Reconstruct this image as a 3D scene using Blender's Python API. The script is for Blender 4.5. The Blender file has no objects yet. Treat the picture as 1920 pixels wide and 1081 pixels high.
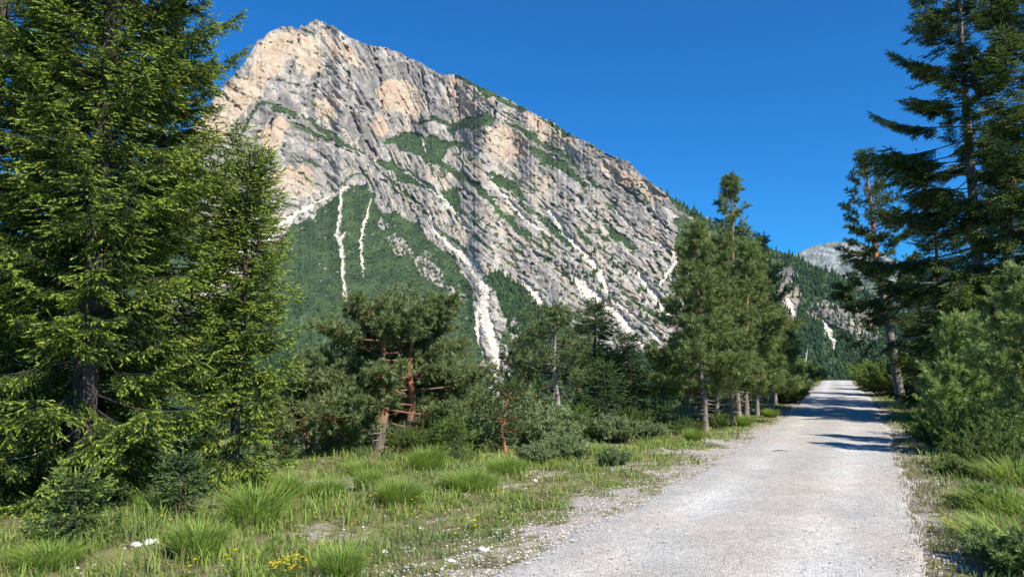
import bpy, math, random
import numpy as np
from mathutils import Vector

# ------------------------------------------------------------------ camera, sky, sun, exposure
sc = bpy.context.scene
F, CX, CY, HOR, EYE = 1387.0, 960.0, 540.5, 700.0, 1.6
PIT = math.atan((HOR - CY) / F)
CP, SP = math.cos(PIT), math.sin(PIT)
cd = bpy.data.cameras.new('camera'); cam = bpy.data.objects.new('camera', cd); sc.collection.objects.link(cam)
cd.sensor_width = 36; cd.lens = 36 * F / 1920; cd.clip_start = .05; cd.clip_end = 30000
cam.location = (0, 0, EYE); cam.rotation_euler = (math.pi / 2 + PIT, 0, 0)
sc.camera = cam
SUN_AZ, SUN_EL = math.radians(137), math.radians(42)      # azimuth from +Y towards +X
SUN = Vector((math.sin(SUN_AZ) * math.cos(SUN_EL), math.cos(SUN_AZ) * math.cos(SUN_EL), math.sin(SUN_EL)))
w = bpy.data.worlds.new('World'); sc.world = w; w.use_nodes = True
nt = w.node_tree; bg = nt.nodes['Background']
sky = nt.nodes.new('ShaderNodeTexSky'); sky.sky_type = 'NISHITA'; sky.sun_disc = False
sky.sun_elevation = SUN_EL; sky.sun_rotation = SUN_AZ
sky.altitude = 1500; sky.air_density = 1.0; sky.dust_density = 0.0; sky.ozone_density = 4.0
hs = nt.nodes.new('ShaderNodeHueSaturation'); hs.inputs['Saturation'].default_value = 1.78; hs.inputs['Hue'].default_value = .506
nt.links.new(sky.outputs[0], hs.inputs['Color']); nt.links.new(hs.outputs[0], bg.inputs[0])
bg.inputs[1].default_value = 0.10
sl = bpy.data.lights.new('sun', 'SUN'); sl.energy = 5.0; sl.angle = math.radians(.5); sl.color = (1, .94, .84)
so = bpy.data.objects.new('sun', sl); sc.collection.objects.link(so)
so.rotation_euler = SUN.to_track_quat('Z', 'Y').to_euler(); so.location = (20, -20, 40)
sc.view_settings.view_transform = 'Standard'; sc.view_settings.look = 'None'
sc.view_settings.exposure = 0.8; sc.view_settings.gamma = 1.0
sc.cycles.max_bounces = 6; sc.cycles.diffuse_bounces = 3; sc.cycles.transmission_bounces = 3
sc.cycles.volume_bounces = 0; sc.cycles.transparent_max_bounces = 8; sc.cycles.glossy_bounces = 2

# ------------------------------------------------------------------ noise and numeric helpers
_r = np.random.RandomState(7)
PERM = np.tile(_r.permutation(512), 3); GX = np.cos(_r.rand(512) * 6.2832); GY = np.sqrt(1 - GX**2) * np.sign(_r.rand(512) - .5)
def per(x, y, s=0):
    x = np.asarray(x, float) + s * 17.37; y = np.asarray(y, float) + s * 5.91
    xi = np.floor(x).astype(int); yi = np.floor(y).astype(int); xf = x - xi; yf = y - yi
    u = xf * xf * xf * (xf * (xf * 6 - 15) + 10); v = yf * yf * yf * (yf * (yf * 6 - 15) + 10)
    def g(i, j):
        h = PERM[PERM[(xi + i) & 511] + ((yi + j) & 511)]
        return GX[h] * (xf - i) + GY[h] * (yf - j)
    a = g(0, 0); b = g(1, 0); c = g(0, 1); d = g(1, 1)
    return 1.5 * ((a + u * (b - a)) * (1 - v) + (c + u * (d - c)) * v)
def fbm(x, y, o=4, s=0, gain=.5):
    t = 0; a = 1
    for k in range(o):
        t = t + a * per(x * 2**k, y * 2**k, s + k); a *= gain
    return t
def ridged(x, y, o=4, s=0):
    t = 0; a = 1
    for k in range(o):
        t = t + a * (1 - 2 * np.abs(per(x * 2**k, y * 2**k, s + k))); a *= .5
    return t / 2
def cells(x, y, s=0):
    xi = np.floor(x).astype(int); yi = np.floor(y).astype(int); f1 = np.full(x.shape, 9.0); f2 = f1.copy(); idv = np.zeros(x.shape); tx = idv.copy(); ty = idv.copy()
    for i in (-1, 0, 1):
        for j in (-1, 0, 1):
            h = PERM[PERM[(xi + i + s) & 511] + ((yi + j) & 511)]; cx = xi + i + .5 + .45 * GX[h]; cy = yi + j + .5 + .45 * GY[h]; dd = np.hypot(x - cx, y - cy)
            n_ = dd < f1; f2 = np.where(n_, f1, np.minimum(f2, dd)); idv = np.where(n_, GX[(h * 7 + 3) & 511], idv); tx = np.where(n_, (x - cx) * GY[(h * 5 + 1) & 511], tx); ty = np.where(n_, (y - cy) * GX[(h * 11 + 2) & 511], ty); f1 = np.where(n_, dd, f1)
    return idv, tx + ty, f2 - f1
def sst(a, b, x):
    t = np.clip((x - a) / (b - a), 0, 1); return t * t * (3 - 2 * t)
def mix(a, b, t):
    return a + (b - a) * t
def inpoly(px, py, poly):
    n = len(poly); r = np.zeros(px.shape, bool)
    for i in range(n):
        x0, y0 = poly[i]; x1, y1 = poly[(i + 1) % n]
        if y0 == y1: continue
        c = ((y0 > py) != (y1 > py)) & (px < (x1 - x0) * (py - y0) / (y1 - y0) + x0)
        r ^= c
    return r
def pdist(px, py, pts):
    """1 - dist/width of the tapering polyline pts=[(x,y,w)] (w = half width)"""
    best = np.full(px.shape, -9.0)
    for (x0, y0, w0), (x1, y1, w1) in zip(pts[:-1], pts[1:]):
        dx, dy = x1 - x0, y1 - y0
        t = np.clip(((px - x0) * dx + (py - y0) * dy) / (dx * dx + dy * dy), 0, 1)
        d = np.hypot(px - x0 - t * dx, py - y0 - t * dy); ww = w0 + (w1 - w0) * t
        best = np.maximum(best, 1 - d / ww)
    return best

# ------------------------------------------------------------------ mesh helpers
COL = sc.collection
def mk(name, verts, faces, mat, parent=None, col=None, smooth=False, loc=None, extra=None):
    """verts (N,3), faces (M,k) with k = 3 or 4"""
    verts = np.asarray(verts, np.float32); faces = np.asarray(faces, np.int32)
    me = bpy.data.meshes.new(name); me.vertices.add(len(verts)); me.vertices.foreach_set('co', verts.ravel())
    k = faces.shape[1]
    me.loops.add(faces.size); me.loops.foreach_set('vertex_index', faces.ravel())
    me.polygons.add(len(faces)); me.polygons.foreach_set('loop_start', np.arange(0, faces.size, k, dtype=np.int32))
    me.polygons.foreach_set('loop_total', np.full(len(faces), k, np.int32))
    me.polygons.foreach_set('use_smooth', np.full(len(faces), bool(smooth)))
    me.update(calc_edges=True)
    if col is not None:
        c = np.ones((len(verts), 4), np.float32); c[:, :3] = col
        a = me.color_attributes.new('Col', 'FLOAT_COLOR', 'POINT'); a.data.foreach_set('color', c.ravel())
    me.materials.append(mat)
    o = bpy.data.objects.new(name, me); COL.objects.link(o)
    if parent: o.parent = parent
    if loc is not None: o.location = loc
    return o
def tag(o, label=None, cat=None, group=None, kind=None):
    if label: o['label'] = label
    if cat: o['category'] = cat
    if group: o['group'] = group
    if kind: o['kind'] = kind
    return o
def empty(name, loc, label, cat, group=None, rz=0, s=1):
    o = bpy.data.objects.new(name, None); COL.objects.link(o); o.location = loc
    o.rotation_euler = (0, 0, rz); o.scale = (s, s, s); o.empty_display_size = .3
    return tag(o, label, cat, group)
def copy_tree(o, parent=None):
    c = o.copy(); COL.objects.link(c); c.parent = parent
    for ch in [x for x in bpy.data.objects if x.parent == o]: copy_tree(ch, c)
    return c
class MB:
    """collects vertex/face/colour blocks into one mesh"""
    def __init__(s): s.v = []; s.f = []; s.c = []; s.n = 0
    def add(s, v, f, c):
        v = np.asarray(v, float).reshape(-1, 3); s.v.append(v); s.f.append(np.asarray(f) + s.n)
        c = np.asarray(c, float); s.c.append(np.broadcast_to(c, v.shape) if c.ndim == 1 else c); s.n += len(v)
    def build(s, name, mat, parent=None, smooth=False, loc=None):
        if not s.v: return None
        return mk(name, np.concatenate(s.v), np.concatenate(s.f), mat, parent, np.concatenate(s.c), smooth, loc)
def norm(a):
    return a / np.maximum(np.linalg.norm(a, axis=-1, keepdims=True), 1e-9)
def tube(mb, pts, rad, col, n=6, lump=0, rng=None):
    pts = np.asarray(pts, float); rad = np.asarray(rad, float); m = len(pts)
    tg = norm(np.gradient(pts, axis=0)); up = np.array([0, 0, 1.]) if abs(tg[0][2]) < .9 else np.array([1., 0, 0])
    a = norm(np.cross(tg, up)); b = np.cross(tg, a)
    th = np.linspace(0, 2 * math.pi, n, endpoint=False)
    rr = rad[:, None] * (1 + (lump * (rng.rand(m, n) - .5) if lump else 0))
    v = pts[:, None] + rr[..., None] * (np.cos(th)[None, :, None] * a[:, None] + np.sin(th)[None, :, None] * b[:, None])
    i = np.arange(m - 1)[:, None] * n; j = np.arange(n)[None, :]; k = (j + 1) % n
    f = np.stack([i + j, i + k, i + n + k, i + n + j], -1).reshape(-1, 4)
    mb.add(v, f, col)

# ------------------------------------------------------------------ materials
def nodes(name):
    m = bpy.data.materials.new(name); m.use_nodes = True; t = m.node_tree
    return m, t, t.nodes['Principled BSDF'], t.nodes['Material Output']
def N(t, typ, **kw):
    n = t.nodes.new(typ)
    for k, v in kw.items():
        if k in n.inputs: n.inputs[k].default_value = v
        else: setattr(n, k, v)
    return n
def foliage_mat(name, trans=.3, rough=.55, spec=.3):
    m, t, b, out = nodes(name)
    a = N(t, 'ShaderNodeAttribute', attribute_name='Col')
    t.links.new(a.outputs['Color'], b.inputs['Base Color']); b.inputs['Roughness'].default_value = rough
    b.inputs['Specular IOR Level'].default_value = spec
    tr = N(t, 'ShaderNodeBsdfTranslucent'); hs = N(t, 'ShaderNodeHueSaturation', Saturation=1.1, Value=1.2)
    t.links.new(a.outputs['Color'], hs.inputs['Color']); t.links.new(hs.outputs[0], tr.inputs[0])
    mx = N(t, 'ShaderNodeMixShader'); mx.inputs[0].default_value = trans
    t.links.new(b.outputs[0], mx.inputs[1]); t.links.new(tr.outputs[0], mx.inputs[2]); t.links.new(mx.outputs[0], out.inputs[0])
    return m
def noisy_mat(name, scale, lo, hi, bump=.5, bscale=None, rough=.95, detail=6, bdist=.02, aniso=None):
    """Col attribute times a noise, with bump"""
    m, t, b, out = nodes(name)
    a = N(t, 'ShaderNodeAttribute', attribute_name='Col'); tc = N(t, 'ShaderNodeTexCoord')
    src = tc.outputs['Object']
    if aniso:
        mp = N(t, 'ShaderNodeMapping'); mp.inputs['Scale'].default_value = aniso; t.links.new(src, mp.inputs[0]); src = mp.outputs[0]
    n1 = N(t, 'ShaderNodeTexNoise', Scale=scale, Detail=detail, Roughness=.65); t.links.new(src, n1.inputs['Vector'])
    mr = N(t, 'ShaderNodeMapRange'); mr.inputs[1].default_value = .3; mr.inputs[2].default_value = .7
    mr.inputs[3].default_value = lo; mr.inputs[4].default_value = hi; t.links.new(n1.outputs[0], mr.inputs[0])
    vm = N(t, 'ShaderNodeVectorMath', operation='SCALE'); t.links.new(a.outputs['Color'], vm.inputs[0]); t.links.new(mr.outputs[0], vm.inputs['Scale'])
    t.links.new(vm.outputs[0], b.inputs['Base Color']); b.inputs['Roughness'].default_value = rough; b.inputs['Specular IOR Level'].default_value = .2
    n2 = N(t, 'ShaderNodeTexNoise', Scale=bscale or scale, Detail=8, Roughness=.7); t.links.new(src, n2.inputs['Vector'])
    bp = N(t, 'ShaderNodeBump', Strength=bump, Distance=bdist); t.links.new(n2.outputs[0], bp.inputs['Height']); t.links.new(bp.outputs[0], b.inputs['Normal'])
    return m
M_SPRUCE = foliage_mat('spruce_needles', .32); M_PINE = foliage_mat('pine_needles', .32)
M_LEAF = foliage_mat('leaves', .35, .5); M_GRASS = foliage_mat('grass_blades', .4, .5, .35); M_PETAL = foliage_mat('petals', .3, .6, .1)
M_BARK = noisy_mat('bark', 14, .55, 1.35, .9, 22, bdist=.03, aniso=(1, 1, .35))
M_FAR = foliage_mat('far_foliage', .1, .8, .1)
M_ROCK = noisy_mat('mountain_rock', .07, .8, 1.2, .8, .06, bdist=3, detail=9)
M_FARROCK = noisy_mat('far_rock', .01, .85, 1.15, 1.0, .01, bdist=20, detail=9)
M_STONE = noisy_mat('stone', 30, .7, 1.25, .5, 40, bdist=.01)

# gravel road
def road_mat():
    m, t, b, out = nodes('gravel_road')
    tc = N(t, 'ShaderNodeTexCoord'); src = tc.outputs['Object']
    a = N(t, 'ShaderNodeAttribute', attribute_name='Col')
    v1 = N(t, 'ShaderNodeTexVoronoi', Scale=70.0, Randomness=1.0); t.links.new(src, v1.inputs['Vector'])
    v2 = N(t, 'ShaderNodeTexVoronoi', Scale=24.0, Randomness=1.0); t.links.new(src, v2.inputs['Vector'])
    n = N(t, 'ShaderNodeTexNoise', Scale=1.3, Detail=8, Roughness=.7); t.links.new(src, n.inputs['Vector'])
    n3 = N(t, 'ShaderNodeTexNoise', Scale=110.0, Detail=3, Roughness=.6); t.links.new(src, n3.inputs['Vector'])
    def mr(x, a0, b0, c, d):
        q = N(t, 'ShaderNodeMapRange'); t.links.new(x, q.inputs[0])
        for i, vv in enumerate((a0, b0, c, d)): q.inputs[i + 1].default_value = vv
        return q.outputs[0]
    def mul(x, y):
        q = N(t, 'ShaderNodeMath', operation='MULTIPLY'); t.links.new(x, q.inputs[0]); t.links.new(y, q.inputs[1]); return q.outputs[0]
    sp = N(t, 'ShaderNodeSeparateColor'); t.links.new(v1.outputs['Color'], sp.inputs[0])
    sp2 = N(t, 'ShaderNodeSeparateColor'); t.links.new(v2.outputs['Color'], sp2.inputs[0])
    f = mul(mr(sp.outputs[0], 0, 1, .74, 1.12), mr(v1.outputs['Distance'], .1, .75, 1.1, .62))
    f = mul(f, mr(sp2.outputs[1], 0, 1, .86, 1.1)); f = mul(f, mr(n.outputs[0], .3, .7, .86, 1.12)); f = mul(f, mr(n3.outputs[0], .3, .7, .85, 1.12))
    vm = N(t, 'ShaderNodeVectorMath', operation='SCALE'); t.links.new(a.outputs['Color'], vm.inputs[0]); t.links.new(f, vm.inputs['Scale'])
    t.links.new(vm.outputs[0], b.inputs['Base Color']); b.inputs['Roughness'].default_value = .95; b.inputs['Specular IOR Level'].default_value = .15
    bp = N(t, 'ShaderNodeBump', Strength=.8, Distance=.012); t.links.new(v1.outputs['Distance'], bp.inputs['Height']); bp.invert = True
    bp2 = N(t, 'ShaderNodeBump', Strength=.6, Distance=.05); t.links.new(n.outputs[0], bp2.inputs['Height']); t.links.new(bp2.outputs[0], bp.inputs['Normal'])
    t.links.new(bp.outputs[0], b.inputs['Normal'])
    return m
M_ROAD = road_mat()

# ground: bare gravel <-> turf by attribute (R = bareness) broken up by noise
def ground_mat():
    m, t, b, out = nodes('meadow_ground')
    tc = N(t, 'ShaderNodeTexCoord'); src = tc.outputs['Object']; a = N(t, 'ShaderNodeAttribute', attribute_name='Col')
    s = N(t, 'ShaderNodeSeparateColor'); t.links.new(a.outputs['Color'], s.inputs[0])
    n = N(t, 'ShaderNodeTexNoise', Scale=6.0, Detail=9, Roughness=.75); t.links.new(src, n.inputs['Vector'])
    ad = N(t, 'ShaderNodeMath', operation='ADD'); t.links.new(s.outputs[0], ad.inputs[0]); t.links.new(n.outputs[0], ad.inputs[1])
    r = N(t, 'ShaderNodeMapRange'); t.links.new(ad.outputs[0], r.inputs[0]); r.inputs[1].default_value = .92; r.inputs[2].default_value = 1.06
    n2 = N(t, 'ShaderNodeTexNoise', Scale=3.0, Detail=8, Roughness=.7); t.links.new(src, n2.inputs['Vector'])
    cr = N(t, 'ShaderNodeValToRGB'); t.links.new(n2.outputs[0], cr.inputs[0])
    e = cr.color_ramp.elements; e[0].position = .34; e[0].color = (.07, .065, .03, 1); e[1].position = .66; e[1].color = (.19, .22, .07, 1)
    e2 = e.new(.5); e2.color = (.18, .17, .08, 1)
    v = N(t, 'ShaderNodeTexVoronoi', Scale=45.0); t.links.new(src, v.inputs['Vector'])
    cr2 = N(t, 'ShaderNodeValToRGB'); t.links.new(v.outputs['Distance'], cr2.inputs[0])
    e = cr2.color_ramp.elements; e[0].position = .1; e[0].color = (.55, .51, .47, 1); e[1].position = .75; e[1].color = (.26, .22, .18, 1)
    mx = N(t, 'ShaderNodeMix', data_type='RGBA'); t.links.new(r.outputs[0], mx.inputs['Factor'])
    t.links.new(cr.outputs[0], mx.inputs[6]); t.links.new(cr2.outputs[0], mx.inputs[7]); t.links.new(mx.outputs[2], b.inputs['Base Color'])
    b.inputs['Roughness'].default_value = 1; b.inputs['Specular IOR Level'].default_value = .1
    bp = N(t, 'ShaderNodeBump', Strength=.8, Distance=.05); t.links.new(n.outputs[0], bp.inputs['Height']); t.links.new(bp.outputs[0], b.inputs['Normal'])
    return m
M_GROUND = ground_mat()

# ------------------------------------------------------------------ terrain
DROP = np.array([(-60, -60), (-22, -6), (-13, 5), (-8.5, 10.5), (-4.5, 16.5), (1.5, 22.5), (4.5, 27), (9.5, 37), (18, 62), (33, 105), (60, 180), (120, 400)], float)
def zprof(y):
    return -.06 * sst(10, 20, y) + .60 * sst(24, 60, y) - 38 * sst(112, 520, y)
def gz0(x, y):
    x = np.asarray(x, float); y = np.asarray(y, float)
    z = zprof(y)
    xd = np.interp(y, DROP[:, 1], DROP[:, 0]); s = (xd - x) * .72
    z = z - np.where(s > 0, 42 * (1 - np.exp(-np.maximum(s, 0) ** 1.25 / 110)), 0)
    return z
def solve(px, py):
    """pixel on the ground -> x, y"""
    dx = (px - CX) / F; v = (CY - py) / F
    dy = CP - v * SP; dz = SP + v * CP; s = 1.0
    y = 1.6 * dy / max(-dz, 1e-3)
    for _ in range(40):
        z = float(zprof(y)); y = .5 * y + .5 * (z - EYE) * dy / min(dz, -1e-4)
    return dx * y / dy, y
edges = [(1081, 905, 1745), (1020, 1030, 1738), (960, 1150, 1722), (900, 1285, 1702), (850, 1372, 1686), (804, 1436, 1666), (770, 1482, 1648), (750, 1503, 1634), (732, 1523, 1616), (720, 1538, 1598), (714, 1547, 1592)]
LE = [solve(a, p) for p, a, b in edges]; RE = [solve(b, p) for p, a, b in edges]
def ext(E):
    E = [tuple(e) for e in E]; (x0, y0), (x1, y1) = E[0], E[2]; k = (x1 - x0) / (y1 - y0)
    (xa, ya), (xb, yb) = E[-3], E[-1]; kk = (xb - xa) / (yb - ya)
    return np.array([(x0 - k * (y0 + 14), -14.0)] + E + [(xb + kk * 30 , yb + 30), (xb + kk * 30 + 40, yb + 120)])
LE, RE = ext(LE), ext(RE)
def xl(y): return np.interp(y, LE[:, 1], LE[:, 0])
def xr(y): return np.interp(y, RE[:, 1], RE[:, 0])
def rdist(x, y):
    """> 0 outside the road, metres"""
    d = np.maximum(xl(y) - x, x - xr(y)) * .87
    return np.where(y > 250, 50, d)
def gz(x, y):
    x = np.asarray(x, float); y = np.asarray(y, float)
    z = gz0(x, y); d = rdist(x, y)
    far = np.hypot(x, y)
    z = z + (fbm(x / 3.1, y / 3.1, 4, 3) * .09 + fbm(x / .7, y / .7, 2, 9) * .02) * sst(.1, 1.5, d) * (1 + far / 60)
    rightside = x > (xl(y) + xr(y)) / 2
    z = z + np.where(rightside, .35 * sst(1.2, 4.5, d) + .02 * np.maximum(d - 3, 0), 0) * (1 - sst(120, 200, y))
    z = z + np.where(~rightside, -.05 * sst(.3, 2, d), 0)
    return z
def at(px, y, dz=0):
    """world point on the ground seen at column px, y metres ahead"""
    x = (px - CX) / F * y
    for _ in range(6):
        z = float(gz(x, y)); x = (px - CX) / F * (y * CP + (z - EYE) * SP)
    return (x, y, z + dz)
def ztop(y, py):
    v = (CY - py) / F
    return EYE + y * (SP + v * CP) / (CP - v * SP)
def warp(a, c, lo, hi, du):
    u0 = math.asinh((lo - c) / a); u1 = math.asinh((hi - c) / a)
    return c + a * np.sinh(np.linspace(u0, u1, int((u1 - u0) / du)))
gx = warp(8, 1.5, -4200, 4200, .021); gy = warp(9, 9, -800, 5200, .021)
X, Y = np.meshgrid(gx, gy); Z = gz(X, Y); d = rdist(X, Y)
Z = Z - .07 * sst(.05, -.3, d) * (Y < 240)
bare = sst(1.6, .0, d + .9 * fbm(X / 1.9, Y / 1.9, 3, 21)) * .42 + .36 * sst(.28, .6, fbm(X / 1.5, Y / 1.5, 4, 33)) * (1 - sst(5, 9, d)) * (1 - sst(18, 24, Y)) + .1
bare = np.where(np.hypot(X, Y) > 70, .05, bare)
cg = np.stack([bare, bare * 0, bare * 0], -1)
ny, nx = X.shape
ii = (np.arange(ny - 1)[:, None] * nx + np.arange(nx - 1)[None, :]).ravel()
tag(mk('ground', np.stack([X, Y, Z], -1).reshape(-1, 3), np.stack([ii, ii + 1, ii + 1 + nx, ii + nx], -1), M_GROUND, None, cg.reshape(-1, 3), True), kind='structure')

# road sheet
ys = np.concatenate([np.arange(-13, 30, .12), np.arange(30, 215, .6)]); us = np.linspace(-.06, 1.06, 46)
YY, UU = np.meshgrid(ys, us, indexing='ij'); L_ = xl(YY); R_ = xr(YY)
wob = fbm(YY / 1.3, UU * 0, 3, 51) * .16
XX = L_ + (R_ - L_) * UU + np.where(UU < .5, 1, -1) * wob * (np.abs(UU - .5) * 2) ** 3
ZZ = gz0(XX, YY) + .012 + .03 * (1 - (2 * UU - 1) ** 2) - .018 * np.exp(-((UU - .28) / .09) ** 2) - .018 * np.exp(-((UU - .74) / .09) ** 2) + .01 * fbm(XX / .6, YY / 1.4, 3, 5)
ZZ = ZZ - .09 * sst(.03, -.06, np.minimum(UU, 1 - UU)) * 1
tr = np.clip(np.exp(-((UU - .27) / .11) ** 2) + np.exp(-((UU - .74) / .11) ** 2), 0, 1) * (.6 + .6 * fbm(XX / 1.5, YY / 4, 3, 8))
tr = tr[..., None]
pat = sst(-.1, .5, fbm(XX / 1.1, YY / 2.4, 4, 77))[..., None]
rc = mix(np.array([.585, .56, .51]), np.array([.75, .73, .68]), np.clip(tr, 0, 1)); rc = mix(rc, rc * np.array([1.03, .965, .92]), pat * .8)
n1, n2 = YY.shape; ii = (np.arange(n1 - 1)[:, None] * n2 + np.arange(n2 - 1)[None, :]).ravel()
tag(mk('gravel_road', np.stack([XX, YY, ZZ], -1).reshape(-1, 3), np.stack([ii, ii + 1, ii + 1 + n2, ii + n2], -1), M_ROAD, None, rc.reshape(-1, 3), True), kind='structure')

# ------------------------------------------------------------------ the mountain (a surface swept over azimuth and height)
RIDGE = [(-260, 560), (-100, 500), (0, 470), (100, 425), (180, 375), (240, 328), (300, 278), (335, 262), (365, 235), (385, 205), (400, 185), (430, 150), (455, 120), (472, 96), (480, 84), (484, 76), (494, 74), (498, 67), (512, 56), (530, 50), (548, 50), (560, 54), (565, 46), (571, 50), (580, 43), (592, 39), (606, 42), (614, 48), (624, 47), (635, 57), (655, 70), (680, 80), (700, 86), (720, 88), (740, 95), (770, 110), (800, 125), (820, 136), (838, 143), (845, 138), (852, 138), (870, 146), (900, 160), (920, 172), (945, 183), (980, 200), (1010, 217), (1040, 232), (1070, 252), (1110, 272), (1150, 292), (1180, 305), (1200, 325), (1230, 348), (1260, 370), (1300, 395), (1330, 410), (1370, 430), (1420, 455), (1450, 468), (1490, 480), (1520, 495), (1560, 512), (1600, 532), (1650, 560), (1700, 590), (1800, 640), (1900, 690)]
RG = np.array(RIDGE, float)
pxs = np.concatenate([np.arange(-220, 300, 4.0), np.arange(300, 1700, 1.45), np.arange(1700, 1860, 4.0)])
nv = 460; vv = np.linspace(0, 1, nv)
rj = np.interp(pxs, RG[:, 0], RG[:, 1]) + fbm(pxs / 34, pxs * 0, 5, 11, .6) * 3.2 * sst(1420, 1300, pxs) + fbm(pxs / 5, pxs * 0, 2, 14) * 1.3 * sst(1420, 1300, pxs)
PB = 775.0
PX = np.broadcast_to(pxs[None, :], (nv, len(pxs))).copy(); PY = PB + (rj[None, :] - PB) * vv[:, None]      # row 0 = foot
wx = PX + 9 * fbm(PX / 34, PY / 34, 4, 41); wy = PY + 9 * fbm(PX / 34, PY / 34, 4, 47)
wx2 = PX + 3.0 * fbm(PX / 11, PY / 11, 3, 61); wy2 = PY + 3.0 * fbm(PX / 11, PY / 11, 3, 67)
def pm(polys, wx=wx, wy=wy):
    r = np.zeros(PX.shape, bool)
    for p in polys: r |= inpoly(wx, wy, p)
    return r.astype(float)
def blur(a, k, it=2):
    for _ in range(it):
        for ax in (0, 1):
            pad = [(0, 0), (0, 0)]; pad[ax] = (k, k); b = np.cumsum(np.pad(a, pad, 'edge'), axis=ax)
            z = np.zeros_like(np.take(b, [0], axis=ax)); b = np.concatenate([z, b], axis=ax)
            n = a.shape[ax]
            a = (np.take(b, range(2 * k + 1, 2 * k + 1 + n), axis=ax) - np.take(b, range(0, n), axis=ax)) / (2 * k + 1)
    return a
green_polys = [
    [(650, 356), (600, 392), (550, 428), (510, 462), (440, 530), (380, 590), (250, 660), (200, 780), (930, 780), (905, 660), (893, 600), (888, 545), (872, 512), (842, 478), (806, 447), (775, 422), (745, 402), (712, 388), (690, 362), (672, 345)],
    [(-220, 470), (200, 440), (330, 415), (400, 432), (470, 418), (484, 432), (440, 470), (360, 540), (200, 620), (-220, 660)],
    [(-220, 640), (300, 600), (420, 780), (-220, 780)],
    [(902, 515), (922, 505), (945, 516), (985, 542), (1012, 575), (1052, 602), (1075, 640), (1120, 660), (1210, 668), (1260, 640), (1330, 640), (1400, 600), (1400, 780), (945, 780), (958, 690), (940, 640), (950, 600), (925, 545)],
    [(720, 256), (745, 258), (770, 246), (792, 258), (812, 255), (845, 266), (877, 268), (862, 280), (838, 284), (830, 296), (861, 318), (915, 362), (935, 380), (910, 368), (860, 335), (818, 308), (790, 297), (752, 285), (742, 268), (712, 268)],
    [(699, 303), (731, 298), (768, 320), (812, 350), (822, 362), (800, 360), (760, 340), (711, 313)],
    [(655, 348), (688, 342), (702, 366), (720, 392), (700, 385), (680, 362)],
    [(866, 140), (900, 157), (940, 181), (992, 208), (984, 212), (940, 194), (896, 172), (876, 156)],
    [(1018, 222), (1040, 232), (1072, 254), (1062, 256), (1040, 244)],
    [(960, 226), (985, 240), (1012, 258), (1052, 280), (1088, 318), (1070, 308), (1040, 284), (1000, 262), (975, 250)],
    [(990, 272), (1020, 286), (1050, 300), (1102, 340), (1098, 348), (1046, 316), (1010, 296)],
    [(922, 326), (942, 330), (965, 344), (985, 372), (988, 386), (962, 366), (940, 350)],
    [(1014, 404), (1046, 432), (1088, 464), (1070, 462), (1036, 440)],
    [(1132, 424), (1150, 430), (1192, 462), (1180, 468), (1150, 450)],
    [(1180, 355), (1222, 382), (1216, 384), (1184, 362)],
    [(1265, 415), (1285, 402), (1306, 432), (1330, 450), (1400, 470), (1400, 600), (1330, 560), (1300, 495), (1285, 488), (1266, 468)],
    [(1232, 343), (1260, 366), (1300, 392), (1330, 406), (1370, 426), (1400, 440), (1400, 480), (1340, 440), (1310, 420), (1262, 382)],
    [(499, 192), (540, 204), (560, 222), (554, 224), (530, 212)], [(544, 228), (605, 256), (656, 274), (640, 276), (590, 260)],
    [(544, 288), (600, 310), (596, 316), (560, 300)], [(865, 326), (912, 368), (962, 416), (1004, 440), (990, 442), (940, 408), (890, 362)],
    [(830, 352), (870, 352), (860, 372), (880, 400), (850, 392), (838, 372)], [(560, 205), (585, 222), (640, 262), (625, 262), (590, 240)],
    [(840, 240), (850, 228), (880, 222), (915, 212), (930, 225), (900, 238), (870, 240), (850, 250)],
    [(562, 52), (575, 54), (590, 66), (575, 64)],
]
right_green = [[(1400, 430), (1440, 462), (1490, 476), (1560, 508), (1620, 540), (1860, 660), (1860, 780), (1400, 780)]]
rock_right = [[(1462, 505), (1485, 498), (1500, 520), (1505, 560), (1490, 610), (1468, 600), (1450, 560)],
              [(1512, 575), (1545, 562), (1580, 572), (1625, 590), (1650, 600), (1650, 640), (1610, 640), (1575, 615), (1540, 602), (1515, 598)],
              [(1590, 560), (1640, 575), (1635, 592), (1600, 580)]]
rock_spots = [[(700, 412), (715, 400), (730, 418), (715, 430)], [(722, 450), (745, 432), (775, 470), (760, 485), (735, 470)], [(765, 478), (800, 476), (835, 510), (830, 540), (795, 520)], [(820, 530), (860, 540), (880, 572), (850, 570)],
              [(945, 590), (970, 600), (1010, 650), (1020, 700), (985, 690), (960, 650)]]
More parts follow.
